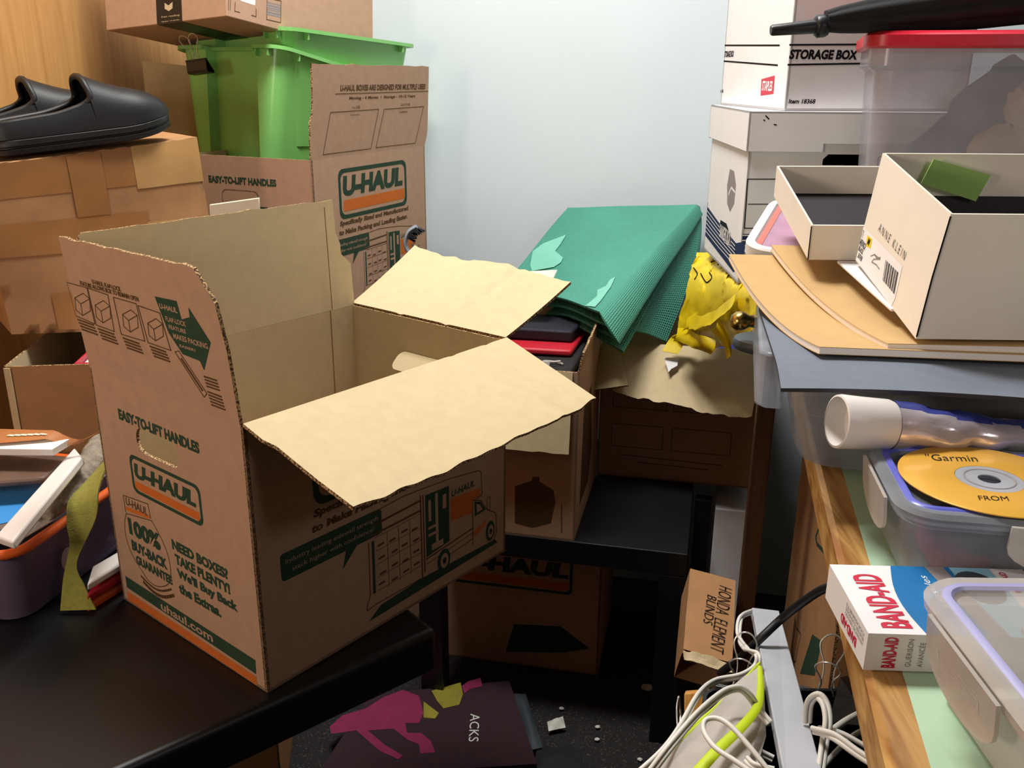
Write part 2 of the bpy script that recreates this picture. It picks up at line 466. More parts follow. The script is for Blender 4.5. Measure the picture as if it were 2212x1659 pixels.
def ridge(k, c, wd, amp): return max(0, 1 - abs(k - c) / wd) * amp
def print_short(b, fr, badge=True):
    b.text(fr, 'EASY-TO-LIFT HANDLES', .055, .2675, .222, .2815, 'green_ink', .055)
    b.ring(fr, rrect(.066, .176, .214, .227, .010), .0045, 'green_ink')
    b.text(fr, 'U-HAUL', .074, .197, .203, .217, 'green_ink', .06, .12)
    b.fill(fr, [(.070, .182), (.207, .182), (.207, .1925), (.073, .1925)], 'orange_ink')
    if not badge: return
    b.line(fr, [(.0385, .1395), (.038, .1625), (.0955, .1685), (.098, .150)], .0013, 'brown_ink')
    b.text(fr, 'U-HAUL', .0425, .151, .092, .162, 'brown_ink', .02, .1)
    b.fill(fr, [(.041, .1425), (.096, .1485), (.096, .1535), (.0405, .148)], 'orange_ink')
    jar = [(.0395, .138), (.0312, .1207), (.031, .0976), (.0413, .078), (.0613, .062), (.0742, .0543), (.0944, .0549), (.1196, .0681), (.1289, .0872), (.1279, .1091), (.1182, .1277), (.1002, .1469)]
    b.line(fr, [(p.x, p.y) for p in smooth([V((x, y, 0)) for x, y in jar], 4)], .0013, 'brown_ink')
    b.line(fr, [(.0395, .138), (.1002, .1475)], .0013, 'brown_ink')
    b.text(fr, '100%', .041, .110, .113, .134, 'green_ink', .06)
    b.text(fr, 'BUY-BACK', .042, .088, .123, .103, 'green_ink', .06)
    b.text(fr, 'GUARANTEE', .048, .070, .130, .083, 'green_ink', .055)
    arc = [(.055 + .07 * k / 10, .055 - .010 * math.sin(math.pi * k / 10) + .008 * k / 10) for k in range(11)]
    b.line(fr, arc, .003, 'brown_ink'); b.line(fr, [(x + .004, y - .007) for x, y in arc], .0045, 'brown_ink')
    b.text(fr, 'NEED BOXES?', .140, .1235, .252, .1375, 'green_ink', .055)
    b.text(fr, 'TAKE PLENTY!', .143, .105, .253, .119, 'green_ink', .055)
    b.text(fr, "We'll Buy Back", .1435, .084, .2645, .100, 'green_ink', .055)
    b.text(fr, 'the Extras.', .1435, .0655, .2295, .0795, 'green_ink', .055)
    b.fill(fr, [(.013, .0225), (.288, .0165), (.289, .0355), (.013, .0395)], 'green_ink')
    b.text(fr, 'uhaul.com', .095, .0225, .206, .0345, 'kraft_out', .02, off=.0011)
    b.fill(fr, [(.012, .0035), (.288, .001), (.288, .0125), (.012, .0165)], 'orange_ink')

def print_long(b, fr):
    b.ring(fr, rrect(.082, .199, .338, .297, .016), .008, 'green_ink')
    b.text(fr, 'U-HAUL', .096, .243, .322, .283, 'green_ink', .06, .12)
    b.fill(fr, [(.095, .214), (.328, .214), (.328, .236), (.098, .236)], 'orange_ink')
    b.text(fr, 'Specifically Sized and Manufactured', .080, .184, .343, .1965, 'brown_ink', .05, .15)
    b.text(fr, 'to Make Packing and Loading Easier.', .076, .166, .338, .179, 'brown_ink', .05, .15)
    b.fill(fr, rrect(.031, .127, .182, .161, .005), 'green_ink')
    b.fill(fr, [(.124, .128), (.142, .128), (.1175, .105)], 'green_ink')
    b.text(fr, 'Industry leading sidewall strength', .038, .1455, .176, .153, 'kraft_out', .0, off=.0012)
    b.text(fr, 'stack higher with confidence!', .046, .1335, .169, .141, 'kraft_out', .0, off=.0012)
    k = 'brown_ink'; ln = lambda p, wd=.0014, m=k, c=False: b.line(fr, p, wd, m, close=c)
    # the lorry: box body, shelves of cartons, open side, cab, wheels, ground shade
    ln([(.1635, .1591), (.22, .1625), (.30, .157), (.362, .1485), (.3675, .144), (.3696, .110), (.3565, .1075)])
    ln([(.1593, .122), (.1582, .0495), (.152, .038), (.152, .0316), (.1665, .034), (.2494, .0337)])
    b.fill(fr, [(.163, .050), (.1675, .050), (.1685, .122), (.164, .122)], 'green_ink')
    ln([(.165, .1425), (.249, .1455)], .003); ln([(.165, .130), (.249, .1315)], .003)
    for i in range(5):
        y = .125 - .0185 * i; ln([(.170, y), (.2485, y + .002)], .0008)
    for i, x in enumerate((.190, .2095, .229)): ln([(x, .048), (x, .125)], .0008)
    rnd = random.Random(3)
    for i in range(4):
        for j in range(4):
            x, y = .1735 + .0195 * i + rnd.uniform(0, .004), .112 - .0185 * j + rnd.uniform(-.003, .003)
            ln([(x, y), (x + .009, y + .0005)], .003)
    ln([(.2494, .034), (.2494, .152)], .0022); ln([(.254, .040), (.254, .151)], .0022)
    b.fill(fr, [(.2577, .060), (.302, .066), (.3028, .147), (.2577, .1495)], 'green_ink')
    for x0, y0, x1, y1 in ((.263, .11, .268, .14), (.281, .075, .276, .145), (.290, .118, .297, .138), (.262, .088, .276, .092), (.262, .098, .276, .102), (.268, .066, .290, .075)):
        b.fill(fr, [(x0, y0), (x1, y0), (x1, y1), (x0, y1)], 'kraft_out', .0012)
    b.text(fr, 'U-HAUL', .307, .1285, .354, .138, 'green_ink', .03, .2)
    b.fill(fr, [(.3054, .094), (.3488, .090), (.349, .108), (.3658, .1115), (.3655, .1215), (.3049, .1267)], 'orange_ink')
    ln([(.3495, .108), (.3495, .040)]); ln([(.3503, .108), (.366, .102), (.379, .084), (.3974, .0712), (.400, .064), (.4001, .039), (.3919, .027)])
    b.fill(fr, [(.353, .105), (.366, .1), (.377, .084), (.354, .082)], 'green_ink')
    b.fill(fr, [(.357, .100), (.364, .097), (.370, .087), (.358, .086)], 'kraft_out', .0012)
    b.ring(fr, rrect(.3795, .080, .387, .102, .003), .001, k)
    b.fill(fr, [(.3515, .052), (.375, .060), (.378, .067), (.3515, .060)], 'orange_ink')
    ln([(.2577, .0576), (.3495, .066)], .0022); ln([(.2577, .050), (.3495, .059)], .0012); ln([(.30, .045), (.3495, .050)])
    for cx, cy, rx, ry in ((.2905, .042, .0125, .0165), (.3865, .047, .0095, .0155)):
        b.fill(fr, ellipse(cx, cy, rx, ry), 'green_ink', .0010); b.fill(fr, ellipse(cx + .001, cy - .001, rx * .62, ry * .66), 'kraft_out', .0013); b.fill(fr, ellipse(cx + .001, cy - .001, rx * .3, ry * .3), 'green_ink', .0016)
    b.fill(fr, [(.153, .0152), (.403, .022), (.397, .029), (.33, .031), (.2494, .0337), (.175, .0290)], 'green_ink', .0005)

# the near carton, wide open, on the black table
HW, HD_, HH = .4204, .3066, .3207
nb = V((-.272, .864, .6694)); nu_ = V((math.cos(.893), math.sin(.893), 0)); nv_ = V((-math.sin(.893), math.cos(.893), 0))
t = thing('moving_box', 'open brown cardboard moving box with four spread flaps on the black table in front', 'box', nb + nu_ * .21 + nv_ * .153)
hole = [(.134 + x, .252 + y) for x, y in rrect(-.045, -.0165, .045, .0165, .0164)]
hole2 = [(.1533 + x, .252 + y) for x, y in rrect(-.045, -.0165, .045, .0165, .0164)]
b = MB(); fs = carton_body(b, nb, nu_, nv_, HW, HD_, HH, {'left': [hole], 'right': [hole2]})
print_short(b, fs['left'][0]); print_long(b, fs['front'][0])
# score lines and the glued seam inside the back-left wall
ib = Fr(nb + nv_ * (HD_ - TK) + nu_ * 0, nu_, Z)
b.line(ib, [(.372, .004), (.372, .3207)], .002, 'crease', off=.0006)
b.build('box_body', t)
A_, B_, C_, D_ = (nb + nv_ * HD_ + Z * HH, nb + Z * HH, nb + nu_ * HW + Z * HH, nb + nu_ * HW + nv_ * HD_ + Z * HH)
b = MB()
def cut(t): return .985 if t < .5 else (.985 - .02 * (t - .5) / .3 if t < .8 else .965 - .088 * (t - .8) / .2)
flap(b, A_, B_, -nu_, 5, 5, .161, smax=cut, rag=.02)
a = R(5); fr = Fr(A_, -nv_, Z * math.cos(a) - nu_ * math.sin(a))
fr.o = fr.o + fr.n * .0002
def px(*q): return [fr.at(*p) for p in q]
ar = px((334, 640), (381, 650), (392, 690), (410, 685), (407, 664), (455, 740), (441, 800), (432, 780), (395, 765), (365, 720))
b.fill(fr, ar, 'green_ink', .0005)
def tpx(body, ll, ur, m, bold=.02, off=.001, shear=0):
    (x0, y0), (x1, y1) = px(ll, ur); b.text(fr, body, x0, y0, x1, y1, m, bold, shear, off)
tpx('U-HAUL', (346, 666), (382, 665), 'kraft_out', .03); tpx('FLAP-LOCK', (359, 693), (401, 695), 'kraft_out', .02)
tpx('FEATURE', (366, 710), (401, 712), 'kraft_out', .02); tpx('MAKES PACKING', (376, 731), (448, 742), 'kraft_out', .02); tpx('EASIER!', (389, 749), (422, 754), 'kraft_out', .02)
for body, q0_, q1_ in (('U-HAUL FLAP-LOCK', (200, 613), (262, 630)), ('FEATURE ALLOWS BOX TO REMAIN OPEN', (174, 616), (300, 650))):
    (x0, y0), (x1, y1) = px(q0_, q1_); b.text(fr, body, x0, y0, x1, y0 + .0055, 'brown_ink', .02)
for q in (((145, 610), (188, 622), (205, 700), (164, 682)), ((189, 622), (233, 637), (247, 716), (208, 702)), ((245, 642), (294, 656), (313, 737), (262, 722)), ((298, 660), (345, 676), (369, 757), (320, 740))):
    b.line(fr, px(*q), .0012, 'brown_ink', close=True)
    c = V((sum(p[0] for p in q) / 4, sum(p[1] for p in q) / 4))
    b.line(fr, px(*[(c.x + x, c.y + y) for x, y in ((-14, -10), (4, -20), (18, -8), (-1, 3), (-14, -10), (-11, 16), (3, 28), (20, 18), (18, -8))]), .0010, 'brown_ink')
    b.line(fr, px(*[(c.x + x, c.y + y) for x, y in ((-1, 3), (3, 28))]), .0010, 'brown_ink')
    for i in range(4):
        y0 = q[3][1] + 8 + i * 7; x0 = q[3][0] + 4 + i * 3
        b.line(fr, px((x0, y0), (x0 + 34, y0 + 12)), .0022, 'brown_ink')
b.line(fr, px((378, 760), (386, 758), (447, 850), (441, 858)), .0010, 'brown_ink', close=True)
b.line(fr, px((392, 775), (437, 843)), .0028, 'brown_ink')
for i in range(4): b.line(fr, px((441 + i * 2, 813 + i * 7), (468 + i * 2, 822 + i * 7)), .0020, 'brown_ink')
for i in range(5): b.line(fr, px((449 + i * 2, 846 + i * 7), (478 + i * 2, 857 + i * 7)), .0020, 'brown_ink')
b.build('flap', t, smooth=30)
b = MB()
flap(b, D_, A_, nv_, 4, 0, .162, smin=lambda t: .0 if t < .42 else (.04 if t < .62 else .055), smax=lambda t: .975 if t > .9 else 1, bend=lambda s, t: .002 * math.sin(s * 5) * t, rag=.02, seed=4)
fr = Fr(A_ - nv_ * TK, nu_, Z); fr.o = fr.o + fr.n * .0005
b.line(fr, [(.372, .003), (.368, .155)], .0018, 'crease', off=.012)
b.build('flap', t, smooth=30)
b = MB(); flap(b, C_, D_, nu_, 73, 69, .161, bend=lambda s, t: -.007 * t * t + .004 * math.sin(s * 9 + 1) * t + ridge(s + .05 * t, .36, .03, .0022) + ridge(s + .02 * t, .66, .03, .0022), n=(72, 10), rag=.03, smax=lambda t: 1 + .03 * t, smin=lambda t: .01 * t, seed=9); b.build('flap', t, smooth=30)
b = MB(); flap(b, B_, C_, -nv_, 107, 113, .160, bend=lambda s, t: (.004 * math.sin(s * 6) - .012 * max(0, s - .8) / .2) * t + ridge(s - .10 * t, .74, .02, .0018) + ridge(s + .04 * t, .90, .02, .0018), rag=.03, smin=lambda t: (.0 if t < .3 else .012) + .02 * max(0, t - .7), smax=lambda t: 1 - .015 * t, n=(80, 10), seed=2); b.build('flap', t, smooth=30)
fr, _ = fs['right']; b = MB()
tabf = Fr(fr.p(.1533 - .045, .2690, -TK - .001), fr.x, fr.n * -.75 - Z * .66)
b.plate(tabf, [rrect(0, .000, .09, .033, .012)], .003, 'kraft_in', 'kraft_in', 'kraft_edge'); b.build('handle_tab', t)

# the far carton against the back wall, one flap up
bo = V((-.377, 1.75, .8543)); bx_, by_ = V((.4175, .9087, 0)).normalized(), V((-.9087, .4175, 0)).normalized()
t = thing('moving_box', 'open brown moving box holding the green tubs, tall printed flap up against the wall', 'box', bo + bx_ * .2 + by_ * .15)
b = MB(); fs = carton_body(b, bo, bx_, by_, HW, HD_, HH)
print_long(b, fs['front'][0]); fr = fs['left'][0]; print_short(b, fr, False)
dash = rrect(.086, .224, .176, .256, .012)
for i in range(0, len(dash) - 1): b.line(fr, [dash[i], (V(dash[i]).lerp(V(dash[i + 1]), .7))[:]] if (V(dash[i]) - V(dash[i + 1])).length < .02 else [dash[i], dash[i]], .0014, 'brown_ink')
for k in range(14): b.line(fr, [(.098 + k * .0048, .256), (.1005 + k * .0048, .256)], .0016, 'brown_ink')
b.build('box_body', t)
Bt, Ct = bo + Z * HH, bo + bx_ * HW + Z * HH; At, Dt = Bt + by_ * HD_, Ct + by_ * HD_
b = MB(); flap(b, Bt, Ct, -by_, 3, 3, .170, smin=lambda t: .0 if t < .45 else .02, smax=lambda t: 1.03 if t > .15 else 1 + .2 * t, rag=.02, seed=5)
fr = Fr(Bt, bx_, Z * math.cos(R(3)) - by_ * math.sin(R(3))); fr.o = fr.o + fr.n * .0002
def rp(ll, ur): (x0, y0), (x1, y1) = fr.at(*ll), fr.at(*ur); return x0, y0, x1, y1
b.text(fr, 'U-HAUL BOXES ARE DESIGNED FOR MULTIPLE USES!', *rp((735, 197), (919, 181)), 'brown_ink', .035, .15)
b.line(fr, [fr.at(724, 203), fr.at(925, 197)], .0014, 'brown_ink')
b.text(fr, 'Moving - 4 Moves  •  Storage - 10-12 Years', *rp((754, 217), (897, 204)), 'brown_ink', .03, .1)
b.text(fr, '1st USE', *rp((761, 235), (778, 228)), 'brown_ink', 0); b.text(fr, '2nd FUTURE', *rp((866, 229), (886, 223)), 'brown_ink', 0)
b.line(fr, [fr.at(*p) for p in ((714, 243), (818, 236), (801, 321), (698, 334))], .0014, 'brown_ink', close=True)
b.line(fr, [fr.at(*p) for p in ((830, 236), (915, 230), (897, 309), (812, 319))], .0014, 'brown_ink', close=True)
b.text(fr, 'Contents', *rp((756, 250), (777, 245)), 'brown_ink', 0); b.text(fr, 'Contents', *rp((863, 244), (880, 238)), 'brown_ink', 0)
b.build('flap', t, smooth=30)
b = MB(); flap(b, Ct, Dt, bx_, 2, 2, .05, rag=.02, seed=11); b.build('flap', t, smooth=30)
b = MB(); q = [V((-.790, 2.03, .001)), V((-.640, 2.075, .001))]; q += [q[1] + Z * 1.335, q[0] + Z * 1.350 + V((.012, 0, 0))]
b.patch(bil(q[0], q[1], q[2], q[3]), 2, 2, 'kraft_in', .005, 'kraft_in', 'kraft_edge'); tag(b.build('cardboard_sheet'), 'plain cardboard sheet standing against the wooden wall left of the green tubs', 'cardboard')
# what it stands on
b = MB(); o = bo - Z * .8543; c1 = carton_body(b, o, bx_, by_, HW, HD_, .853, top=True)
tag(b.build('cardboard_box'), 'tall plain cardboard box hidden under the box with the green tubs', 'box')

# ------------------------------------------------------------------ black tables
nt = .6694
c0 = V((-.091, .993, 0)); e1 = V((-.765, -.644, 0)).normalized(); e2 = V((-.644, .765, 0)).normalized()
t = thing('side_table', 'glossy black table with rounded edges carrying the open moving box in front', 'table', c0 + e1 * .55 + e2 * .3)
b = MB(); b.box(c0 + Z * (nt - .062), e1 * .95, e2 * .50, Z * .0615, 'black_lac'); b.build('table_top', t, bevel=.009, seg=4, smooth=40)
for i, j in ((.42, .12), (.88, .03), (.42, .43), (.88, .43)):
    b = MB(); b.box(c0 + e1 * i + e2 * j, e1 * .05, e2 * .05, Z * (nt - .063), 'black_lac'); b.build('leg', t, bevel=.002)
lf = V((.342, 1.578, 0)); lx = rt(12.5); ly = hd(12.5)
t = thing('side_table', 'square black side table under two cardboard boxes by the back wall', 'table', lf - lx * .275 + ly * .275)
b = MB(); b.box(lf - lx * .55 + Z * .40, lx * .55, ly * .55, Z * .05, 'black_lac'); b.build('table_top', t, bevel=.0015)
for i in (0, .5):
    for j in (0, .5):
        b = MB(); b.box(lf - lx * (.55 - i) + ly * j, lx * .05, ly * .05, Z * .3995, 'black_lac'); b.build('leg', t, bevel=.0015)

# ------------------------------------------------------------------ the carton of sleeves on the black side table
q0 = lf - lx * .222 + ly * .002 + Z * .4505
W2, D2, H2 = .30, .325, .352
ox = q0 - lx * W2
t = thing('cardboard_box', 'open cardboard box of laptop sleeves at the left of the square black table', 'box', ox + lx * W2 / 2 + ly * D2 / 2)
b = MB(); fs = carton_body(b, ox, lx, ly, W2, D2, H2)
fr = fs['front'][0]
pot = [fr.at(*p) for p in ((1112, 1050), (1150, 1038), (1150, 1030), (1165, 1030), (1166, 1040), (1195, 1058), (1200, 1085), (1190, 1130), (1150, 1140), (1112, 1130))]
b.fill(fr, pot, 'brown_ink'); b.line(fr, [fr.at(1213, 1090), fr.at(1213, 1150)], .002, 'brown_ink')
fr = fs['right'][0]
b.fill(fr, [(.06, .05), (.18, .05), (.22, .12), (.18, .27), (.08, .25)], 'brown_ink')
b.build('box_body', t)
P0, P1 = ox + Z * H2, ox + lx * W2 + Z * H2; P2, P3 = P1 + ly * D2, P0 + ly * D2
b = MB(); flap(b, P0 + lx * .06, P1 - lx * .012, -ly, 170, 172, .158, rag=.02, seed=3); b.build('flap', t, smooth=30)
b = MB(); flap(b, P1, P2, lx, 12, 2, .040, rag=.2, seed=3, bend=lambda s, t: 0); b.build('flap', t, smooth=30)
b = MB(); flap(b, P2, P3, ly, 8, 6, .07, rag=.06, seed=6); b.build('flap', t, smooth=30)
# sleeves
def slab(name, label, cat, pts, th, m, group=None, ths=0, dome=0):
    b = MB(); f = bil(*pts); n = (V(pts[1]) - V(pts[0])).cross(V(pts[3]) - V(pts[0])).normalized()
    g = (lambda s, t: f(s, t) + n * dome * math.sin(math.pi * s) * math.sin(math.pi * t))
    b.patch(g, 10, 8, m, th); return tag(b.build(name, smooth=40, bevel=min(.004, th * .35)), label, cat, group)
def on2(a, c, z): return ox + lx * a + ly * c + Z * z
b = MB(); b.box(on2(.006, .006, .005), lx * (W2 - .012), ly * (D2 - .012), Z * .305, 'black_cloth')
tag(b.build('clothes_bundle', bevel=.01), 'dark cloth bundle under the laptop sleeves in the open box', 'cloth')
slab('laptop_sleeve', 'black zipped case lying under the red sleeve in the open box', 'sleeve', (on2(.03, .05, .332), on2(.275, .04, .336), on2(.280, .30, .338), on2(.03, .30, .336)), .018, 'black_cloth')
slab('laptop_sleeve', 'red laptop sleeve between two dark ones in the open box', 'sleeve', (on2(.01, .13, .352), on2(.262, .14, .352), on2(.27, .30, .354), on2(.01, .30, .354)), .013, 'skin_red')
slab('laptop_sleeve', 'navy padded laptop sleeve, topmost in the open box', 'sleeve', (on2(.01, .175, .380), on2(.255, .19, .378), on2(.27, .30, .382), on2(.01, .30, .382)), .024, 'navy_cloth', dome=.004)
b = MB(); pth = [on2(.235 + .02 * math.cos(k * .7), .085 + .008 * math.sin(k * .7), .3385 + .001 * k) for k in range(9)]
b.tube(pth, .0022, 'silver', 6); tag(b.build('zip_ring', smooth=40), 'small steel ring on the zipped case in the open box', 'ring')
slab('paper_slip', 'white paper slip sticking up at the front of the sleeve box', 'paper', (on2(.185, .012, .315), on2(.235, .018, .315), on2(.24, .02, .362), on2(.20, .016, .368)), .0006, 'white_card')

# ------------------------------------------------------------------ the carton with the hanging front flap
q3 = V((.199, 1.951, .4505)); x3, y3 = rt(12.0), hd(12.0)
W3, D3, H3 = .345, .255, .3207
t = thing('cardboard_box', 'open cardboard box with wide front flap hanging down, under the folded green mat', 'box', q3 + x3 * .17 + y3 * .12)
b = MB(); fs = carton_body(b, q3, x3, y3, W3, D3, H3); fr = fs['front'][0]
for x0, y0, x1, y1 in ((.03, .17, .15, .245), (.165, .17, .30, .245), (.03, .075, .145, .13), (.165, .075, .295, .13)):
    b.line(fr, [(x0, y0), (x1, y0), (x1, y1), (x0, y1)], .0015, 'brown_ink', close=True)
b.line(fr, [(.05, .055), (.28, .05)], .002, 'brown_ink'); b.line(fr, [(.09, .04), (.25, .036)], .002, 'brown_ink')
b.build('box_body', t)
P0, P1 = q3 + Z * H3, q3 + x3 * W3 + Z * H3
b = MB(); flap(b, P0 + x3 * .03, P1, -y3, 133, 124, lambda k: .122 + .058 * k, bend=lambda s, t: (.005 * math.sin(s * 11) + .010 * math.sin(s * 3)) * t, rag=.05, smin=lambda t: .02 * t, smax=lambda t: 1 - .06 * t, n=(26, 10), seed=8, mo='kraft_out'); b.build('flap', t, smooth=35)
b = MB(); b.patch(bil(P0 + V((0, 0, 0)), PY(1283, 842, 1.86), PY(1357, 832, 1.83), P0 + x3 * .035), 4, 4, 'kraft_in', .004, 'kraft_out', 'kraft_edge'); b.build('flap', t)

# the carton under the black side table
uo = V((.204, 1.811, .001)) - x3 * .42
b = MB(); fs = carton_body(b, uo, x3, y3, .42, .3, .34, top=True); fr = fs['front'][0]
b.ring(fr, rrect(.07, .205, .355, .30, .012), .007, 'green_ink'); b.text(fr, 'U-HAUL', .085, .245, .345, .285, 'green_ink', .06, .1); b.fill(fr, [(.08, .215), (.345, .215), (.345, .235), (.08, .235)], 'orange_ink')
b.fill(fr, [(.20, .03), (.34, .05), (.40, .07), (.33, .12), (.22, .11)], 'green_ink')
tag(b.build('moving_box'), 'closed printed moving box on the carpet under the square black table', 'box')

# ------------------------------------------------------------------ stack along the panelled wall
# open carton holding the taped one's weight
x5, y5 = V((math.cos(R(8)), math.sin(R(8)), 0)), V((-math.sin(R(8)), math.cos(R(8)), 0))
o5 = V((-.785, 1.345, .001)); W5, D5, H5 = .36, .30, .896
t = thing('cardboard_box', 'open cardboard box at far left under the taped box, red and white things inside', 'box', o5 + x5 * .18 + y5 * .15)
b = MB(); carton_body(b, o5, x5, y5, W5, D5, H5, mo='kraft_dark'); b.build('box_body', t)
b = MB(); b.patch(lambda s, q: o5 + x5 * (.001 + .010 * s) + Z * (.55 + (H5 - .552) * q) - y5 * (.0012 + .003 * s), 2, 8, 'kraft_in', .002); b.build('torn_edge', t)
def i5(a, c, z): return o5 + x5 * a + y5 * c + Z * z
b = MB(); b.box(i5(.01, .01, .01), x5 * .33, y5 * .27, Z * .80, 'black_cloth'); tag(b.build('clothes_bundle', bevel=.02), 'dark cloth filling the open box at far left', 'cloth')
t = thing('box_lid', 'shallow white lid with red rim inside the open box at far left', 'lid', i5(.2, .15, .82))
b = MB(); b.box(i5(.10, .03, .805), x5 * .2, y5 * .2, Z * .08, 'white_card'); b.build('lid_top', t, bevel=.008, smooth=40)
b = MB(); b.tube([i5(*p) for p in ((.098, .028, .885), (.302, .028, .887), (.302, .232, .887), (.098, .232, .885))], .006, 'red_lid', 8, close=True); b.build('rim', t, smooth=40)
slab('cream_card', 'cream cardboard sheet upright behind the open box in front', 'card', (PY(460, 600, 1.47), PY(566, 590, 1.47), PY(560, 427, 1.47), PY(452, 442, 1.47)), .004, 'cream_card')

# taped carton, crushed and leaning a little
tl = [PY(25, 722, 1.42), PY(490, 706, 1.62), PY(425, 296, 1.62), PY(-60, 360, 1.39)]
bk = V((-.16, .21, 0))
p8 = [tl[0], tl[1], tl[1] + bk, tl[0] + bk, tl[3], tl[2], tl[2] + bk, tl[3] + bk]
t = thing('cardboard_box', 'worn closed cardboard box wrapped in brown tape, with the black clogs on top', 'box', (p8[0] + p8[2]) / 2)
b = MB()
F4 = bil(tl[0], tl[1], tl[2], tl[3]); nF = (tl[1] - tl[0]).cross(tl[3] - tl[0]).normalized()
def cr(p, k=.006): return p + nF * nz(p, 9, k)
b.patch(lambda s, q: cr(F4(s, q)), 24, 16, 'kraft_dark')
for a, c, d, e in ((4, 5, 6, 7), (3, 2, 1, 0), (1, 2, 6, 5), (2, 3, 7, 6), (3, 0, 4, 7)):
    f = bil(p8[a], p8[c], p8[d], p8[e]); b.patch(lambda s, q: cr(f(s, q)), 12, 12, 'kraft_dark')
b.build('box_body', t, smooth=30)
def strip(name, s0, t0, s1, t1, m, k, sk=0):
    b = MB(); b.patch(lambda s, q: cr(F4(s0 + (s1 - s0) * s + sk * q, t0 + (t1 - t0) * q)) + nF * (.0006 * k), 20, 5, m); b.build(name, t, smooth=40)
strip('tape_strip', .0, .80, .67, .995, 'tape', 1, -.0)
strip('tape_strip', .67, .78, .998, .998, 'tape_light', 2)
strip('tape_strip', .0, .47, .70, .66, 'tape', 2)
strip('tape_strip', .69, .50, .998, .60, 'tape_light', 3)
strip('tape_strip', .38, .66, .53, .99, 'tape', 3)
strip('tape_strip', .20, .02, .30, .24, 'tape', 2)

# clogs
def clog(name, label, o, fwd, side, up, k=1):
    t = thing(name, label, 'shoe', o, 'pair of black clogs')
    L = .285
    def hw(x): return .5 * (.070 + .034 * math.sin(min(1, x / .72) * math.pi / 2)) * (1 if x < .78 else math.sqrt(max(.0, 1 - ((x - .78) / .225) ** 2.2))) * (math.sqrt(max(0, min(1, (x + .012) / .10))))
    def P(x, y, z): return o + fwd * (x * L) + side * (y * k) + up * z
    xs = [0, .01, .03, .06, .1, .16, .24, .32, .4, .48, .56, .64, .72, .78, .84, .89, .93, .96, .98, .995]
    rise = lambda x: .012 * max(0, (x - .72) / .28) ** 1.6
    def ol(g, z): return [P(x, g + hw(x) if hw(x) > .004 else .004, z + rise(x)) for x in xs] + [P(x, -(g + hw(x)), z + rise(x)) for x in xs[::-1]]
    b = MB(); b.loft([ol(-.004, 0), ol(.003, .002), ol(.004, .009), ol(.000, .0105), ol(.000, .0125), ol(.004, .014), ol(.004, .022), ol(.0, .025), ol(-.004, .026)], 'black_rubber'); b.build('sole', t, smooth=50)
    def top(x):
        if x < .56: return .048 + .010 * x / .56 + .012 * max(0, (x - .34) / .22) ** 1.6
        return .106 - .052 * ((x - .56) / .44) ** .85
    b = MB(); x0 = .56
    def upper(s, q):
        x = x0 + (.993 - x0) * s; a = math.pi * q; h = top(x) - .024
        h *= math.sqrt(max(.02, 1 - max(0, (s - .55) / .45) ** 2.6))
        return P(x + 0 * q - .02 * math.sin(a) * (1 - s), (hw(x) - .001) * math.copysign(abs(math.cos(a)) ** .7, math.cos(a)), .024 + rise(x) + h * math.sin(a) ** .75)
    b.patch(upper, 22, 16, 'black_rubber', .004)
    for sg in (1, -1):
        f = lambda s, q: P(x0 * s + .004, sg * ((hw(x0 * s + .004) - .001) * (1 - .10 * q * q)), .024 + (top(x0 * s * .999) - .027) * q)
        b.patch(f if sg < 0 else (lambda s, q: f(s, q)), 16, 5, 'black_rubber', .004 * sg)
    b.build('upper', t, smooth=60)
    b = MB()
    L_ = [P(x0 * s + .004, (hw(x0 * s + .004) - .003) * .9, .024 + (top(x0 * s * .999) - .027)) for s in [0, .1, .22, .35, .5, .65, .8, .92]]
    arch = [upper(.02, q) for q in (.17, .28, .4, .5, .6, .72, .83)]
    R_ = [o + fwd * ((p - o).dot(fwd)) - side * ((p - o).dot(side)) + up * ((p - o).dot(up)) for p in L_]
    heel = [P(-.012, y, .034) for y in (-.012, .012)]
    b.tube(smooth(L_ + arch + R_[::-1] + heel, 4, True), .0052, 'black_rubber', 8, close=True); b.build('opening_rim', t, smooth=60)
    b = MB(); b.poly([P(x, hw(x) - .006, .027) for x in xs if hw(x) > .01] + [P(x, -(hw(x) - .006), .027) for x in xs[::-1] if hw(x) > .01], 'black_cloth'); b.build('insole', t)
topz = lambda P_: P_
nT = V((0, 0, 1))
s0 = PY(-30, 349, 1.425) + Z * .004; s1 = PY(362, 290, 1.60) + Z * .0
fwd = (s1 - s0).normalized(); sd = nT.cross(fwd).normalized(); upv = fwd.cross(sd)
clog('clog', 'black backless clog nearer the camera on the taped box', s0 + sd * .022 + fwd * .005, fwd, sd, upv)
clog('clog', 'black backless clog behind the other one, against the wooden wall', s0 + sd * .118 - fwd * .055 + upv * .001, fwd, sd, upv)

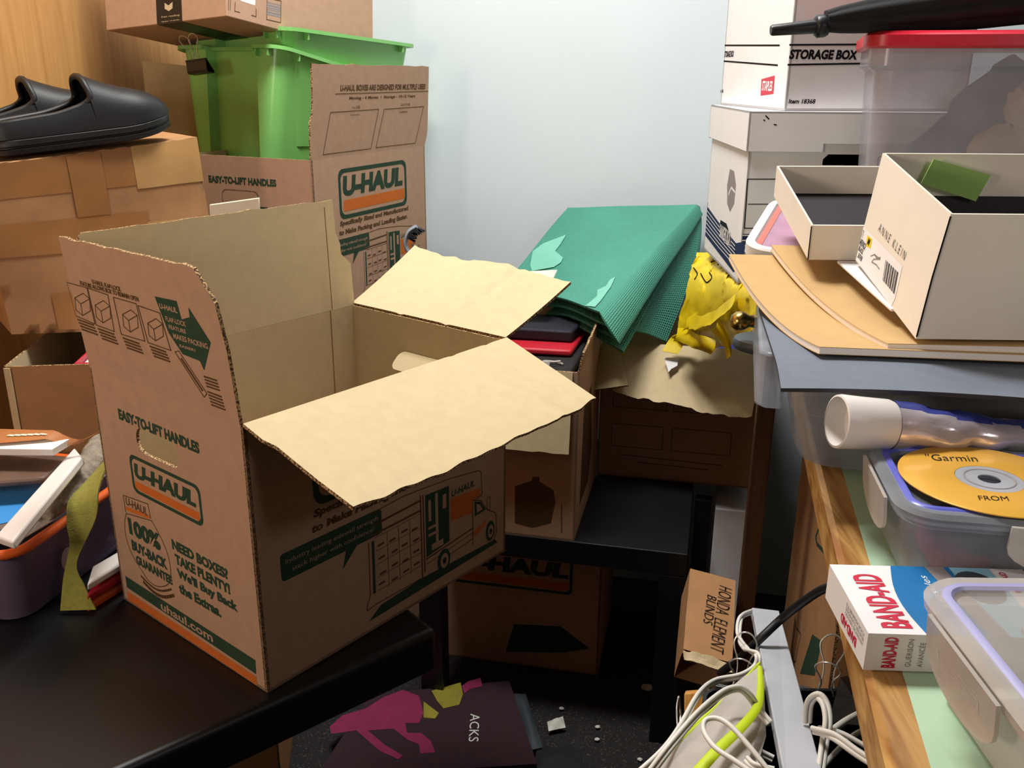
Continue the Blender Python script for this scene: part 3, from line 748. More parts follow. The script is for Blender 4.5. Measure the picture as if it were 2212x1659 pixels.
# ------------------------------------------------------------------ green tubs, nested and tipped
def tub(label, o, xr, yb, up, W=.285, D=.40, H=.225, cat='tub'):
    """o: front right top corner; xr points left, yb to the back"""
    t = thing('storage_tub', label, cat, o + xr * W / 2 + yb * D / 2 - up * H, 'green plastic tubs')
    nn = up
    def ring_(k, grow):
        ins = .030 * (1 - k) - grow; z = -H * (1 - k)
        rc = .030 + grow * .5
        q = rrect(ins, ins, W - ins, D - ins, rc, 6)
        out = []
        for x, y in q: out.append((x, y))
        # recess in the front side, between its two rounded corners
        fx0, fx1, dp = W * .22, W * .72, .020
        fr_pts = [(fx0, ins), (fx0 + .008, ins + dp), (fx1 - .008, ins + dp), (fx1, ins)]
        k0 = min(range(len(out)), key=lambda i: (out[i][0] - (W - ins - rc)) ** 2 + (out[i][1] - ins) ** 2)
        res = fr_pts + out[k0:] + out[:k0]
        return [o + xr * x + yb * y + nn * z for x, y in res]
    b = MB()
    lv = [0, .25, .5, .75, .9, 1]
    b.loft([ring_(k, 0) for k in lv][::-1], 'tub_green', False, True)
    b.loft([ring_(.012 + k * .988, -.0028) for k in lv], 'tub_green', True, False)
    b.build('tub_body', t, smooth=35)
    b = MB()
    b.loft([ring_(1, 0), ring_(1, .012)], 'tub_green', False, False)
    r0, r1 = ring_(1, .012), ring_(1, .012)
    dn = nn * -.007
    b.loft([r0, [p + dn for p in r0]], 'tub_green', False, False)
    b.loft([[p + dn for p in r0], [p + dn for p in ring_(1, .009)]], 'tub_green', False, False)
    b.loft([[p + dn for p in ring_(1, .009)], [p - nn * .003 for p in ring_(1, 0)]], 'tub_green', False, False)
    rim = b.build('rim', t, smooth=30)
    for x, y, a in ((.02, -.001, 0), (.055, .001, 0), (-.001, .045, 1), (-.001, D - .05, 1)):
        b = MB()
        c = o + xr * x + yb * y
        b.box(c - nn * .020 - (yb if not a else xr) * .009, xr * (.003 if not a else .011), yb * (.011 if not a else .003), nn * .018, 'tub_green')
        b.build('rim_rib', rim)
    return t
lft = V((-.86, .51, 0)).normalized(); bck = V((.51, .86, 0)).normalized()
T1 = PY(604, 98, 1.885); a = R(11); yb1 = bck * math.cos(a) - Z * math.sin(a); up1 = Z * math.cos(a) + bck * math.sin(a)
tub('bright green plastic tub, lower one, sitting tipped in the open moving box', T1, lft, yb1, up1)
T2 = PY(622, 58, 1.895); a = R(3); yb2 = bck * math.cos(a) - Z * math.sin(a); up2 = Z * math.cos(a) + bck * math.sin(a)
tub('bright green plastic tub, upper one, nested under the taped delivery box', T2, lft, yb2, up2)

# delivery box on top
K = PY(490, 35, 1.78); Lp = PY(243, 69, 1.95); ex_ = (PY(806, 119, 2.15) - K); xk = ex_.normalized(); yk = (Lp - K); yk = (yk - xk * yk.dot(xk)); Wk, Dk = ex_.length, yk.length; yk.normalize(); zk = xk.cross(yk)
t = thing('delivery_box', 'brown delivery box with black tape strip on top of the green tubs', 'box', K + xk * Wk / 2 + yk * Dk / 2)
b = MB(); b.hexa([K, K + xk * Wk, K + xk * Wk + yk * Dk, K + yk * Dk] + [p + zk * .24 for p in (K, K + xk * Wk, K + xk * Wk + yk * Dk, K + yk * Dk)], 'kraft_out')
fa = Fr(K, xk, zk); fb = Fr(K + yk * Dk, -yk, zk)
def fpx(fr, pts): return [fr.at(*p) for p in pts]
b.line(fa, fpx(fa, ((508, 5), (507, 24), (518, 27))), .0016, 'brown_ink'); b.line(fa, fpx(fa, ((553, 20), (553, 36), (543, 33))), .0016, 'brown_ink')
b.fill(fa, fpx(fa, ((517, -12), (552, -12), (551, 12), (520, 2))), 'white_card')
b.line(fa, fpx(fa, ((577, -4), (576, 42), (606, 49), (607, 2))), .0016, 'brown_ink', close=True)
for k in range(6): b.line(fa, fpx(fa, ((577, 4 + k * 5), (606, 11 + k * 5))), .0018 + .001 * (k % 3), 'grey_ink')
for k in (0, 1): b.line(fa, fpx(fa, ((498 - 4 * k, 0), (497 - 4 * k, 22))), .0012, 'brown_ink')
b.build('box_body', t, bevel=.0015)
b = MB()
c = [fb.at(337, 0), fb.at(392, -4)]; x0, x1 = c[0][0], c[1][0]
b.fill(fb, [(x0, 0), (x1, 0), (x1, .24), (x0, .24)], 'black_plastic', .0008)
un = Fr(K + yk * Dk, -yk, xk); 
b.poly([K + yk * (Dk - x0) - zk * .0008, K + yk * (Dk - x0) - zk * .0008 + xk * (Wk), K + yk * (Dk - x1) - zk * .0008 + xk * (Wk), K + yk * (Dk - x1) - zk * .0008], 'black_plastic')
m_ = fpx(fb, ((356, 6), (364, 12), (373, 4), (373, 18), (365, 24), (356, 19)))
b.fill(fb, m_, 'kraft_in', .0012)
(xa, ya), (xb, yb_) = fb.at(349, 40), fb.at(388, 30); b.text(fb, 'free reading', xa, ya, xb, yb_, 'kraft_in', 0, off=.0012)
(xa, ya), (xb, yb_) = fb.at(349, 49), fb.at(388, 41); b.text(fb, 'apps inside', xa, ya, xb, yb_, 'kraft_in', 0, off=.0012)
b.build('tape_strip', t)

def binder_clip(label, o, along, out, up, wd=.05, hh=.05, hi=None, spread=.5):
    """spring-steel clip: triangular body along an edge and two wire handles standing up"""
    t = thing('binder_clip', label, 'clip', o, 'large binder clips')
    b = MB(); d = .018
    a0, a1 = o - along * wd / 2, o + along * wd / 2
    prof = [(-.001, .0), (-.0105, .022), (-.0105, .025), (.0105, .025), (.0105, .022), (.001, .0)]
    for s_ in range(len(prof) - 1):
        (p, q), (r, u) = prof[s_], prof[s_ + 1]
        b.patch(bil(a0 + out * p - up * q, a1 + out * p - up * q, a1 + out * r - up * u, a0 + out * r - up * u), 1, 1, 'black_plastic', .0012)
    for sg in (1, -1): b.tube([a0 + out * .0015 * sg, a1 + out * .0015 * sg], .0020, 'black_plastic', 8)
    b.build('spring_body', t)
    for sg in (1, -1):
        b = MB(); lean = out * (sg * spread)
        dirv = (up + lean).normalized()
        sh = [(-.30, .0), (-.28, .1), (-.20, .30), (-.24, .52), (-.42, .72), (-.44, .86), (-.25, .98), (0, 1.02), (.25, .98), (.44, .86), (.42, .72), (.24, .52), (.20, .30), (.28, .1), (.30, .0)]
        b.tube(smooth([o + out * .0015 * sg + along * (x * wd * .52) + dirv * (y * hh) for x, y in sh], 4), .00095, 'silver', 6); b.build('wire_handle', t, smooth=60)
    return t
binder_clip('large black binder clip on the dark rim left of the green tubs', PY(424, 130, 1.90), V((-.9, .40, -.1)).normalized(), V((-.3, -.9, .1)).normalized(), V((-.25, -.15, .95)).normalized(), .05, .05, spread=.35)

# ------------------------------------------------------------------ bin with an orange rim on the near table
yb5 = hd(12); xb5 = -rt(12)          # xb5 to the left
ob = V((-.600, .975, nt + .0005))
t = thing('storage_bin', 'smoky purple plastic bin with orange rim at the left edge of the black table', 'bin', ob + xb5 * .17 + yb5 * .15)
def brect(g, z): return [ob + xb5 * x + yb5 * y + Z * z for x, y in rrect(-g, -g, .34 + g, .27 + g, .03, 5)]
b = MB(); b.loft([brect(-.018, .002), brect(-.012, .03), brect(-.003, .09), brect(0, .108)], 'purple_clear', True, False); b.loft([brect(-.005, .106), brect(-.022, .006)], 'purple_clear', False, False); b.build('bin_body', t, smooth=40)
b = MB(); b.tube(brect(.004, .108), .0065, 'orange_pl', 8, close=True); b.build('rim', t, smooth=50)
b = MB(); fr = Fr(ob + Z * .0, yb5, Z); b.fill(fr, [(.09 + x, .055 + y) for x, y in ellipse(0, 0, .012, .016)], 'clear_white', .004); b.build('handle_slot', t)
b = MB(); b.box(ob + xb5 * .03 + yb5 * .03 + Z * .008, xb5 * .28, yb5 * .21, Z * .070, 'navy_cloth'); tag(b.build('clothes_bundle', bevel=.02), 'dark cloth inside the bin with the orange rim', 'cloth')
# what lies across it
def lay(u, v, z): return PZ(u, v, z)
def booklet(name, label, cat, pts, th, mt, me, group=None, sag=0):
    t = thing(name, label, cat, sum((V(p) for p in pts), V()) / 4 - Z * th, group)
    f = bil(*pts)
    b = MB(); b.patch(lambda s, q: f(s, q) - Z * (th * .10 + .0004 + sag * 4 * s * (1 - s) * 0), 8, 8, me, th * .8); b.build('pages', t)
    b = MB(); b.patch(f, 8, 8, mt, th * .1); b.build('cover', t)
    b = MB(); b.patch(lambda s, q: f(s, q) - Z * (th * .9 + .0008), 8, 8, mt, th * .1); b.build('cover', t)
    return t
booklet('magazine', 'magazine with a blue and white cover lying on the orange-rimmed bin at far left', 'magazine', (lay(-140, 1165, .80), lay(50, 1120, .80), lay(112, 1030, .805), lay(-60, 1030, .805)), .008, 'book_blue', 'pages')
slab('photo_book', 'booklet with dark photo cover under the brown book at far left', 'book', (PZ(-90, 1046, .835), PZ(95, 1032, .835), PZ(150, 985, .84), PZ(-40, 965, .84)), .010, 'photo_dark')
t = thing('paperback', 'brown paperback with curled cover, topmost on the pile at far left', 'book', PZ(40, 955, .86))
pp = (PZ(-60, 966, .868), PZ(112, 968, .868), PZ(150, 945, .872), PZ(-20, 930, .872))
b = MB(); b.patch(bil(*[p - Z * .002 for p in pp]), 4, 4, 'pages', .009); b.build('pages', t)
b = MB(); fcv = bil(PZ(-60, 962, .870), PZ(208, 938, .876), PZ(216, 932, .884), PZ(-20, 926, .874))
b.patch(lambda s, q: fcv(s, q) + Z * (-.012 * math.sin(math.pi * max(0, (s - .6) / .4)) if s > .6 else 0), 24, 4, 'book_brown', .0012)
for k in range(6):
    p = fcv(.22 + k * .055, .45); b.box(p + Z * .001, rt(8) * .010, hd(20) * .005, Z * .0004, 'cream_card')
b.build('cover', t, smooth=40)
slab('white_tray', 'long pale plastic strip slanting across the bin at far left', 'strip', (PZ(-12, 1158, .812), PZ(26, 1172, .812), PZ(176, 986, .848), PZ(160, 966, .848)), .012, 'white_plastic')
# fuzzy slipper
b = MB(); ax = smooth([PZ(92, 1112, .792), PZ(140, 1068, .802), PZ(186, 1015, .815), PZ(210, 970, .828), PZ(216, 948, .834)], 6)
b.tube(ax, [.009 + .011 * math.sin(math.pi * min(1, .15 + k / len(ax) * .8)) for k in range(len(ax))], 'grey_fur', 14, flat=(1, .7))
b.v = [p + V((nz(p, 90, .004), nz(p + V((3, 1, 2)), 90, .004), nz(p, 70, .003))) for p in b.v]
tag(b.build('slipper', smooth=80), 'fuzzy grey slipper wedged beside the pale strip on the bin at far left', 'slipper')
slab('lime_folder', 'lime green plastic folder edge under the fuzzy slipper', 'folder', (PZ(60, 1140, .783), PZ(200, 1050, .79), PZ(228, 1012, .80), PZ(150, 1030, .80)), .003, 'lime')
slab('clear_folder', 'grey clear folder lying on the orange rim under the lime one', 'folder', (PZ(20, 1180, .780), PZ(120, 1120, .785), PZ(235, 1020, .795), PZ(110, 1080, .79)), .002, 'clear_white')
# felt strap
b = MB(); sp = [((180, 1050), (240, 985), 1.10), ((150, 1085), (215, 1060), 1.06), ((146, 1130), (208, 1120), 1.045), ((150, 1180), (166, 1215), 1.035), ((138, 1250), (184, 1265), 1.03), ((132, 1318), (208, 1316), 1.02)]
le = smooth([PY(*p[0], p[2]) for p in sp], 5); ri = smooth([PY(*p[1], p[2]) for p in sp], 5); n_ = len(le) - 1
b.patch(lambda s, q: le[round(q * n_)].lerp(ri[round(q * n_)], s), 4, n_, 'olive_felt', .0025); tag(b.build('felt_strap', smooth=60), 'olive green felt strap hanging down over the orange-rimmed bin', 'strap')
# folders leaning between bin and carton
for nm, lb, m, k in (('white_folder', 'white folder edge between the purple bin and the open moving box', 'white_plastic', 0), ('red_folder', 'dark red folder edge between the purple bin and the open moving box', 'skin_red', 1), ('orange_tray', 'orange tray edge lowest between the purple bin and the open moving box', 'orange_pl', 2)):
    z = .715 - .018 * k
    slab(nm, lb, 'folder' if k < 2 else 'tray', (PZ(188, 1262 + k * 24, z), PZ(290, 1200 + k * 24, z), PZ(300, 1165 + k * 22, z + .004), PZ(200, 1222 + k * 22, z + .004)), .012, m)

# ------------------------------------------------------------------ brush, folded mat, yellow bag
t = thing('snow_brush', 'long grey and blue brush with black bristles standing behind the open moving box', 'brush', PY(905, 570, 1.74))
hb = [PY(926, 640, 1.76), PY(905, 580, 1.75), PY(890, 553, 1.75), PY(878, 536, 1.75), PY(877, 518, 1.75), PY(884, 500, 1.75), PY(900, 489, 1.75)]
b = MB(); foot = V((-.118, 1.815, .765)); b.tube(smooth([foot] + hb[:3], 6), .010, 'blue_pl', 10); b.build('handle', t, smooth=60)
b = MB(); b.tube(smooth(hb[2:], 6), .0078, 'grey_pl', 10, flat=(1, .55)); b.build('neck', t, smooth=60)
b = MB(); c = smooth(hb[3:], 6); n_ = V((.75, 0, -.45)).normalized()
rnd = random.Random(5)
for k in range(8, len(c)):
    for j in range(7):
        p = c[k] + V((0, (j - 3) * .0024, 0)); b.tube([p + n_ * .004, p + n_ * (.016 + rnd.uniform(-.002, .003)) + V((rnd.uniform(-.002, .002),) * 3)], .0010, 'black_plastic', 4)
b.build('bristles', t)
slab('foam_board', 'small pale board corner peeking out beside the folded green mat', 'board', (PY(1090, 640, 1.86), PY(1180, 632, 1.86), PY(1204, 582, 1.98), PY(1085, 588, 1.98)), .005, 'cream_card')

t = thing('yoga_mat', 'folded teal green exercise mat leaning on the back wall over two cardboard boxes', 'mat', PY(1330, 725, 1.78))
TL, TR, BL, BR = PY(1226, 448, 2.21), PY(1506, 443, 2.165), PY(1082, 614, 2.06), PY(1292, 668, 1.80)
BL2, BR2 = PY(1094, 640, 2.05), PY(1326, 724, 1.785)
def mat_sheet(bl, br, off, d):
    """one layer: runs from the wall edge down to its lower edge, rippling there"""
    f = bil(bl, br, TR, TL)
    n = (BR - BL).cross(TL - BL).normalized()
    def fn(s, q):
        p = f(s, q)
        return p + n * (off - .008 * math.sin(math.pi * s) * (1 - q) - .012 * math.sin(2.0 * math.pi * s + .6) * (1 - q) ** 2 * d + .004 * nz(p, 7, 1))
    return fn, n
fn, n = mat_sheet(BL, BR, 0, 1)
b = MB()
b.patch(fn, 40, 30, 'mat_green', .005, 'mat_green', 'mat_edge', uvs=(.36, .36))
# the fold rolling round the right-hand edge and back under
RB = BR2 - V(fn(1, 0))
right = (RB - n * RB.dot(n)).normalized()
def roll(s, q):
    p = V(fn(1, q)); a = s * math.pi
    wd, dp = .050 * (1 - .72 * q), .030 * (1 - .6 * q)
    return p + right * (wd * math.sin(a * .62)) - n * (dp * (1 - math.cos(a)))
b.patch(roll, 14, 30, 'mat_green', .005, 'mat_green', 'mat_edge', uvs=(.10, .36))
# second leaf standing behind the fold
re = smooth([PY(*p) for p in ((1440, 738, 1.93), (1478, 640, 2.02), (1500, 560, 2.09), (1509, 490, 2.14), (1512, 446, 2.178))], 8); le = smooth([PY(1334, 728, 1.84), PY(1408, 600, 1.99), PY(1500, 450, 2.168)], 16)
f2 = lambda s, q: le[round(q * 32)].lerp(re[round(q * 32)], s)
b.patch(lambda s, q: f2(s, q) + n * (.022 * math.sin(math.pi * s) * (1.1 - .8 * q)), 16, 32, 'mat_green', .005, 'mat_green', 'mat_edge', uvs=(.16, .34))
b.patch(lambda s, q: re[round(q * 32)] + V((.014 * math.sin(math.pi * q) * math.sin(s * 1.5), .05 * s * (1 - q), .0)), 6, 32, 'mat_green', .005, 'mat_green', 'mat_edge', uvs=(.05, .34))
# lower layers showing their edges
for k in (1, 2, 3):
    g, _ = mat_sheet(BL.lerp(BL2, k / 3), BR.lerp(BR2, k / 3) - n * .004 * k, -.0075 * k, 1 + .3 * k)
    b.patch(lambda s, q: g(s, q * .5), 30, 10, 'mat_green', .005, 'mat_green', 'mat_edge', uvs=(.36, .18))
b.build('folded_sheet', t, smooth=60)
b = MB()
def onmat(u, v):
    lo, hi = (0, 0), (1, 1); best = None
    for i in range(61):
        for j in range(61):
            p = fn(i / 60, j / 60); d = p - CAM; z = d.dot(FW); e = (1106 + F * d.dot(CR) / z - u) ** 2 + (829.5 - F * d.dot(CU) / z - v) ** 2
            if best is None or e < best[0]: best = (e, i / 60, j / 60)
    return best[1], best[2]
b = None
for pts in (((1148, 575), (1153, 545), (1172, 527), (1223, 507), (1213, 528), (1200, 543), (1218, 556), (1214, 568), (1196, 580), (1150, 585)), ((1266, 663), (1288, 648), (1293, 625), (1312, 617), (1318, 604), (1331, 600), (1322, 620), (1300, 652), (1285, 664))):
    b = MB(); st = [onmat(*p) for p in pts]
    c = V((sum(p[0] for p in st) / len(st), sum(p[1] for p in st) / len(st)))
    for i in range(len(st)):
        p, q = V(st[i]), V(st[(i + 1) % len(st)])
        b.poly([fn(*p) + n * .0022, fn(*q) + n * .0022, fn(*c) + n * .0028], 'mat_worn')
    b.build('worn_patch', t)

# yellow plastic bag, crumpled over the box edge and the desk corner
t = thing('plastic_bag', 'crumpled yellow plastic bag behind the brass knob, spilling from the flapped box', 'bag', PY(1540, 700, 1.75))
ctl = [[(1462, 720, 1.84), (1478, 640, 1.84), (1490, 590, 1.86), (1502, 548, 1.90)],
       [(1500, 742, 1.80), (1518, 660, 1.74), (1530, 600, 1.76), (1535, 552, 1.88)],
       [(1545, 752, 1.76), (1560, 680, 1.62), (1568, 615, 1.60), (1568, 575, 1.72)],
       [(1590, 742, 1.62), (1606, 700, 1.50), (1610, 640, 1.48), (1600, 598, 1.56)],
       [(1612, 735, 1.46), (1630, 700, 1.40), (1636, 660, 1.40), (1630, 632, 1.44)]]
G = [[PY(*q) for q in row] for row in ctl]
rows = [smooth(r, 8) for r in G]; cols = [smooth([rows[i][j] for i in range(len(rows))], 8) for j in range(len(rows[0]))]
def bagf(s, q):
    j = q * (len(cols) - 1); i = s * (len(cols[0]) - 1)
    j0, i0 = min(int(j), len(cols) - 2), min(int(i), len(cols[0]) - 2); fj, fi = j - j0, i - i0
    p = cols[j0][i0].lerp(cols[j0][i0 + 1], fi).lerp(cols[j0 + 1][i0].lerp(cols[j0 + 1][i0 + 1], fi), fj)
    k = abs(noise.noise(p * 15 + V((2, 5, 1)))) * .048 + abs(noise.noise(p * 36)) * .026 + abs(noise.noise(p * 80)) * .010
    return p + V((.1, -.8, .4)) * (k - .012)
b = MB(); b.patch(bagf, 60, 48, 'yellow', .0006)
for a, c in (((1496, 560), (1530, 590)), ((1512, 606), (1550, 588)), ((1528, 592), (1546, 612)), ((1540, 565), (1552, 590))):
    p0, p1 = PY(*a, 1.60), PY(*c, 1.60)
b.build('bag_film', t, smooth=70)
def bpt(u, v):
    best = None
    for i in range(41):
        for j in range(41):
            p = bagf(i / 40, j / 40); d = p - CAM; z = d.dot(FW); e = (1106 + F * d.dot(CR) / z - u) ** 2 + (829.5 - F * d.dot(CU) / z - v) ** 2
            if best is None or e < best[0]: best = (e, p)
    return best[1]
b = MB()
for path in (((1534, 566), (1545, 563), (1553, 566), (1550, 575)), ((1511, 592), (1518, 603), (1528, 611), (1535, 600), (1530, 589)), ((1498, 580), (1504, 592), (1500, 606))):
    b.tube(smooth([bpt(*p) + V((0, -.003, .002)) for p in path], 4), .0012, 'black_ink', 5)
b.build('black_print', t)
b = MB()
for pts, wd in ((((1460, 722, 1.84), (1500, 735, 1.76), (1540, 752, 1.72)), .03), (((1545, 700, 1.60), (1568, 728, 1.60), (1574, 765, 1.60)), .022), (((1480, 700, 1.80), (1530, 690, 1.66), (1580, 655, 1.52)), .03)):
    L_ = smooth([PY(*p) for p in pts], 8); n_ = len(L_) - 1
    b.patch(lambda s, q: L_[round(q * n_)] + V((.25, -.1, .95)) * (s - .5) * wd + V((0, -.012, 0)) * math.sin(math.pi * s) + V((nz(L_[round(q * n_)], 30, .004),) * 3), 6, n_, 'yellow', .0008)
b.build('strap', t, smooth=70)
# strip of it taped down over the flap
t = thing('yellow_strap', 'short yellow strap with torn white tape lying over the hanging flap', 'strap', PY(1462, 752, 1.83))
b = MB(); L_ = smooth([PY(*p) for p in ((1520, 740, 1.87), (1490, 731, 1.855), (1466, 737, 1.885), (1446, 768, 1.868))], 6); n_ = len(L_) - 1
sdv = V((.90, -.18, -.12)).normalized()
b.patch(lambda s, q: L_[round(q * n_)] + sdv * ((s - .5) * .034) + V((0, -.006, .008)), 5, n_, 'yellow', .0015); b.build('strap_band', t, smooth=60)
b = MB(); tp = [PY(*p, 1.875 - (p[1] - 772) * .0009) for p in ((1434, 772), (1466, 773), (1463, 790), (1450, 797), (1444, 804), (1440, 790))]; b.poly(tp[::-1], 'white_card'); b.build('torn_tape', t)
slab('purple_folder', 'purple cloth edge inside the flapped box beside the yellow bag', 'cloth', (PY(1500, 750, 1.96), PY(1620, 765, 1.96), PY(1610, 700, 1.99), PY(1500, 690, 1.99)), .02, 'gasket_blue')

# ------------------------------------------------------------------ desk at the right
deskz = .995
r0, r1 = PZ(1772, 1040, deskz), PZ(1824, 1260, deskz)
dh = math.degrees(math.atan2(r0.x - r1.x, r0.y - r1.y)); vD, uD = hd(dh), rt(dh)
dn = r0 + vD * -.95; dl = 2.32
far = r0 + vD * 1.42
L_d = (far - dn).length
t = thing('desk', 'oak edged desk with a mint green top crowded with boxes and bins at right', 'desk', (dn.x + .3, 1.0, 0))
b = MB(); b.box(dn + uD * .0215 - Z * .032, uD * .62, vD * L_d, Z * .032, 'desk_top'); b.build('desk_top', t)
b = MB(); pr = [(0, -.034), (0, -.004), (.004, 0), (.0215, .0), (.0215, -.034)]
b.loft([[dn + uD * x + Z * z for x, z in pr], [far + uD * x + Z * z for x, z in pr]], 'desk_wood'); b.build('edge_trim', t)
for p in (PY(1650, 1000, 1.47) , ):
    q = V((p.x, p.y, 0)); b = MB(); b.box(q - uD * .02, uD * .03, vD * .045, Z * (deskz - .033), 'desk_shaded'); b.build('leg', t, bevel=.002)
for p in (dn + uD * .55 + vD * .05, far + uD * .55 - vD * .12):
    q = V((p.x, p.y, 0)); b = MB(); b.box(q, uD * .045, vD * .045, Z * (deskz - .033), 'desk_shaded'); b.build('leg', t, bevel=.002)
# cartons under the desk
uo = V((.462, 1.12, .001))
b = MB(); fs = carton_body(b, uo, uD, vD, .32, .62, .86, mo='kraft_dark', top=True); fr = fs['left'][0]
b.line(fr, [fr.at(*p) for p in ((1775, 1125), (1762, 1160), (1765, 1175), (1790, 1203))], .007, 'green_ink')
b.line(fr, [fr.at(*p) for p in ((1806, 1310), (1806, 1350), (1822, 1383), (1842, 1392))], .003, 'brown_ink')
b.line(fr, [fr.at(*p) for p in ((1720, 1355), (1730, 1370), (1718, 1430), (1700, 1425))], .004, 'brown_ink')
b.text(fr, 'L', *(fr.at(1708, 1405) + fr.at(1724, 1378)), 'brown_ink', .04)
b.fill(fr, [fr.at(*p) for p in ((1755, 1370), (1775, 1385), (1760, 1460), (1728, 1455))], 'green_ink')
tag(b.build('moving_box'), 'big brown printed box standing under the oak edged desk', 'box')
fl = V((.46, 2.0, .001))
b = MB(); b.box(V((.425, 1.86, .001)) + lx * .032, lx * .072, ly * .2, Z * .412, 'white_card'); tag(b.build('white_box', bevel=.002), 'plain white box on the carpet behind the marker labelled box', 'box')
b = MB(); b.box(V((.413, 1.86, .001)), lx * .036, ly * .03, Z * .43, 'black_plastic'); tag(b.build('black_board', bevel=.002), 'narrow black panel standing beside the square black table', 'panel')
# hand lettered carton with a torn end, on a black rubbish bag
pA, pB, pC, pD = PY(1476, 1402, 1.36), PY(1582, 1432, 1.34), PY(1601, 1236, 1.50), PY(1491, 1228, 1.52)
pC = pD + (pB - pA); hx, hy = (pB - pA), (pD - pA); hn = hx.cross(hy).normalized() * -.09
t = thing('cardboard_box', 'narrow cardboard box with marker lettering and a torn end beside the square black table', 'box', pA + hx * .5 + hn)
b = MB(); P8 = [pA + hn, pB + hn, pB, pA, pD + hn, pC + hn, pC, pD]
for q in ((3, 2, 6, 7), (0, 3, 7, 4), (2, 1, 5, 6), (1, 0, 4, 5), (7, 6, 5, 4)):
    f = bil(*[P8[i] for i in q]); b.patch(lambda s, r: f(s, r) + V((nz(f(s, r), 20, .0008),) * 3), 8, 12, 'kraft_dark')
fr = Fr(pA, hx, hy)
hw_, hh_ = hx.length, hy.length
b.text(fr, 'HONDA  ELEMENT', hw_ * .52, hh_ * .06, hw_ * .80, hh_ * .88, 'black_ink', -.01, .25, off=.0045, rot=3)
b.text(fr, 'BLINDS', hw_ * .30, hh_ * .36, hw_ * .50, hh_ * .72, 'black_ink', -.01, .2, off=.0045, rot=3)
b.build('box_body', t, smooth=40)
b = MB(); dz = V((0, -.014, -.012)); f = bil(pA + dz, pB + dz, pB, pA); b.patch(lambda s, r: f(s, r) + V((0, 0, nz(f(s, r), 60, .006))), 16, 3, 'kraft_in', .003, 'kraft_dark', 'kraft_edge'); b.build('torn_flap', t)
b = MB(); N = 22
def blob(c, rx, ry, rz, m, sc, am, lo=None, seed=0):
    b = MB(); n1, n2 = 30, 20
    def fn(s, q):
        a, e = s * 2 * math.pi, (q - .5) * math.pi
        d = V((math.cos(e) * math.cos(a), math.cos(e) * math.sin(a), math.sin(e)))
        k = 1 + am * noise.noise(d * sc + V((seed, 0, 0))) + am * .5 * abs(noise.noise(d * sc * 2.3 + V((0, seed, 0))))
        p = V(c) + V((d.x * rx, d.y * ry, d.z * rz)) * k
        if lo is not None: p.z = max(p.z, lo)
        return p
    b.patch(fn, n1, n2, m); return b
tag(blob((.265, 1.16, .14), .062, .095, .185, 'garbage', 3.2, .20, .002, 4).build('plastic_bag', smooth=50), 'crumpled black plastic bag below the marker labelled box', 'bag')

# ------------------------------------------------------------------ white file boxes on the desk
bz = deskz + .001
ko = PY(1622, 300, 1.53); ko = V((.382, 1.53, bz)); kx, ky = rt(1), hd(1); KW, KD, KH = .31, .32, .25
t = thing('file_box', 'white lidded file box with navy stripes, lower one of the two on the desk', 'box', ko + kx * .155 + ky * .16)
b = MB(); hs = [(.225, .165), (.285, .165), (.285, .19), (.225, .19)]
fr = Fr(ko, kx, Z); (ha, hb_) = fr.at(1776, 357), fr.at(1862, 334)
hs = [(ha[0], ha[1]), (hb_[0], ha[1]), (hb_[0], hb_[1]), (ha[0] + .008, hb_[1]), (ha[0], hb_[1] - .008)]
fs = carton_body(b, ko, kx, ky, KW, KD, KH, {'front': [hs]}, 'white_card', 'kraft_in', me='white_card')
b.line(fr, [fr.at(*p) for p in ((1700, 387), (1615, 387), (1608, 493), (1700, 493))], .0016, 'black_ink'); b.line(fr, [fr.at(1616, 441), fr.at(1690, 441)], .0014, 'black_ink')
fl_ = fs['left'][0]
def lp(*q): return [(max(.002, fl_.at(*p)[0]), fl_.at(*p)[1]) for p in q]
b.fill(fl_, lp((1577, 365), (1586, 370), (1590, 400), (1586, 440), (1577, 458), (1571, 440), (1571, 400)), 'grey_ink')
b.line(fl_, lp((1574, 420), (1580, 405), (1588, 415)), .004, 'white_card', off=.001)
b.fill(fl_, lp((1522, 430), (1530, 440), (1529, 446), (1521, 436)), 'grey_ink')
b.fill(fl_, lp((1515, 436), (1551, 478), (1590, 525), (1609, 522), (1609, 546), (1590, 585), (1584, 588), (1512, 498)), 'navy_ink')
for k in range(6):
    y = k * 9; b.line(fl_, lp((1514, 444 + y), (1553, 489 + y), (1588, 531 + y * .96)), .0018, 'white_card', off=.0012)
b.fill(fl_, lp((1557, 474), (1570, 482), (1580, 512), (1579, 530), (1566, 524), (1554, 497)), 'black_ink', .0016)
b.line(fl_, lp((1557, 474), (1570, 482), (1580, 512), (1579, 530), (1566, 524), (1554, 497)), .0014, 'white_card', .0018, True)
(xa, ya), (xb, yb_) = fl_.at(1555, 512), fl_.at(1579, 506); b.text(fl_, 'BANKERS BOX', xa, ya, xb, yb_ + .004, 'white_card', .02, off=.002)
b.fill(fr, [(.001, .052), (.05, .052), (.05, .084), (.001, .084)], 'navy_ink')
for k in range(4): b.line(fr, [(.001, .056 + .0085 * k), (.05, .056 + .0085 * k)], .002, 'white_card', off=.0012)
b.build('box_body', t)
b = MB(); g = .006
lo_ = ko - kx * g - ky * g + Z * (KH - .032); LW, LD, LH = KW + 2 * g, KD + 2 * g, .062
fsl = faces(lo_, kx, ky, LW, LD)
hx0 = fsl['front'][0].at(1780, 300)[0]
b.plate(fsl['front'][0], [[(0, 0), (hx0, 0), (hx0, .013), (LW, .013), (LW, LH), (0, LH)]], .003, 'white_card')
for k in ('left', 'right', 'back'): b.plate(fsl[k][0], [[(0, .002), (fsl[k][1], 0), (fsl[k][1], LH), (0, LH)]], .003, 'white_card')
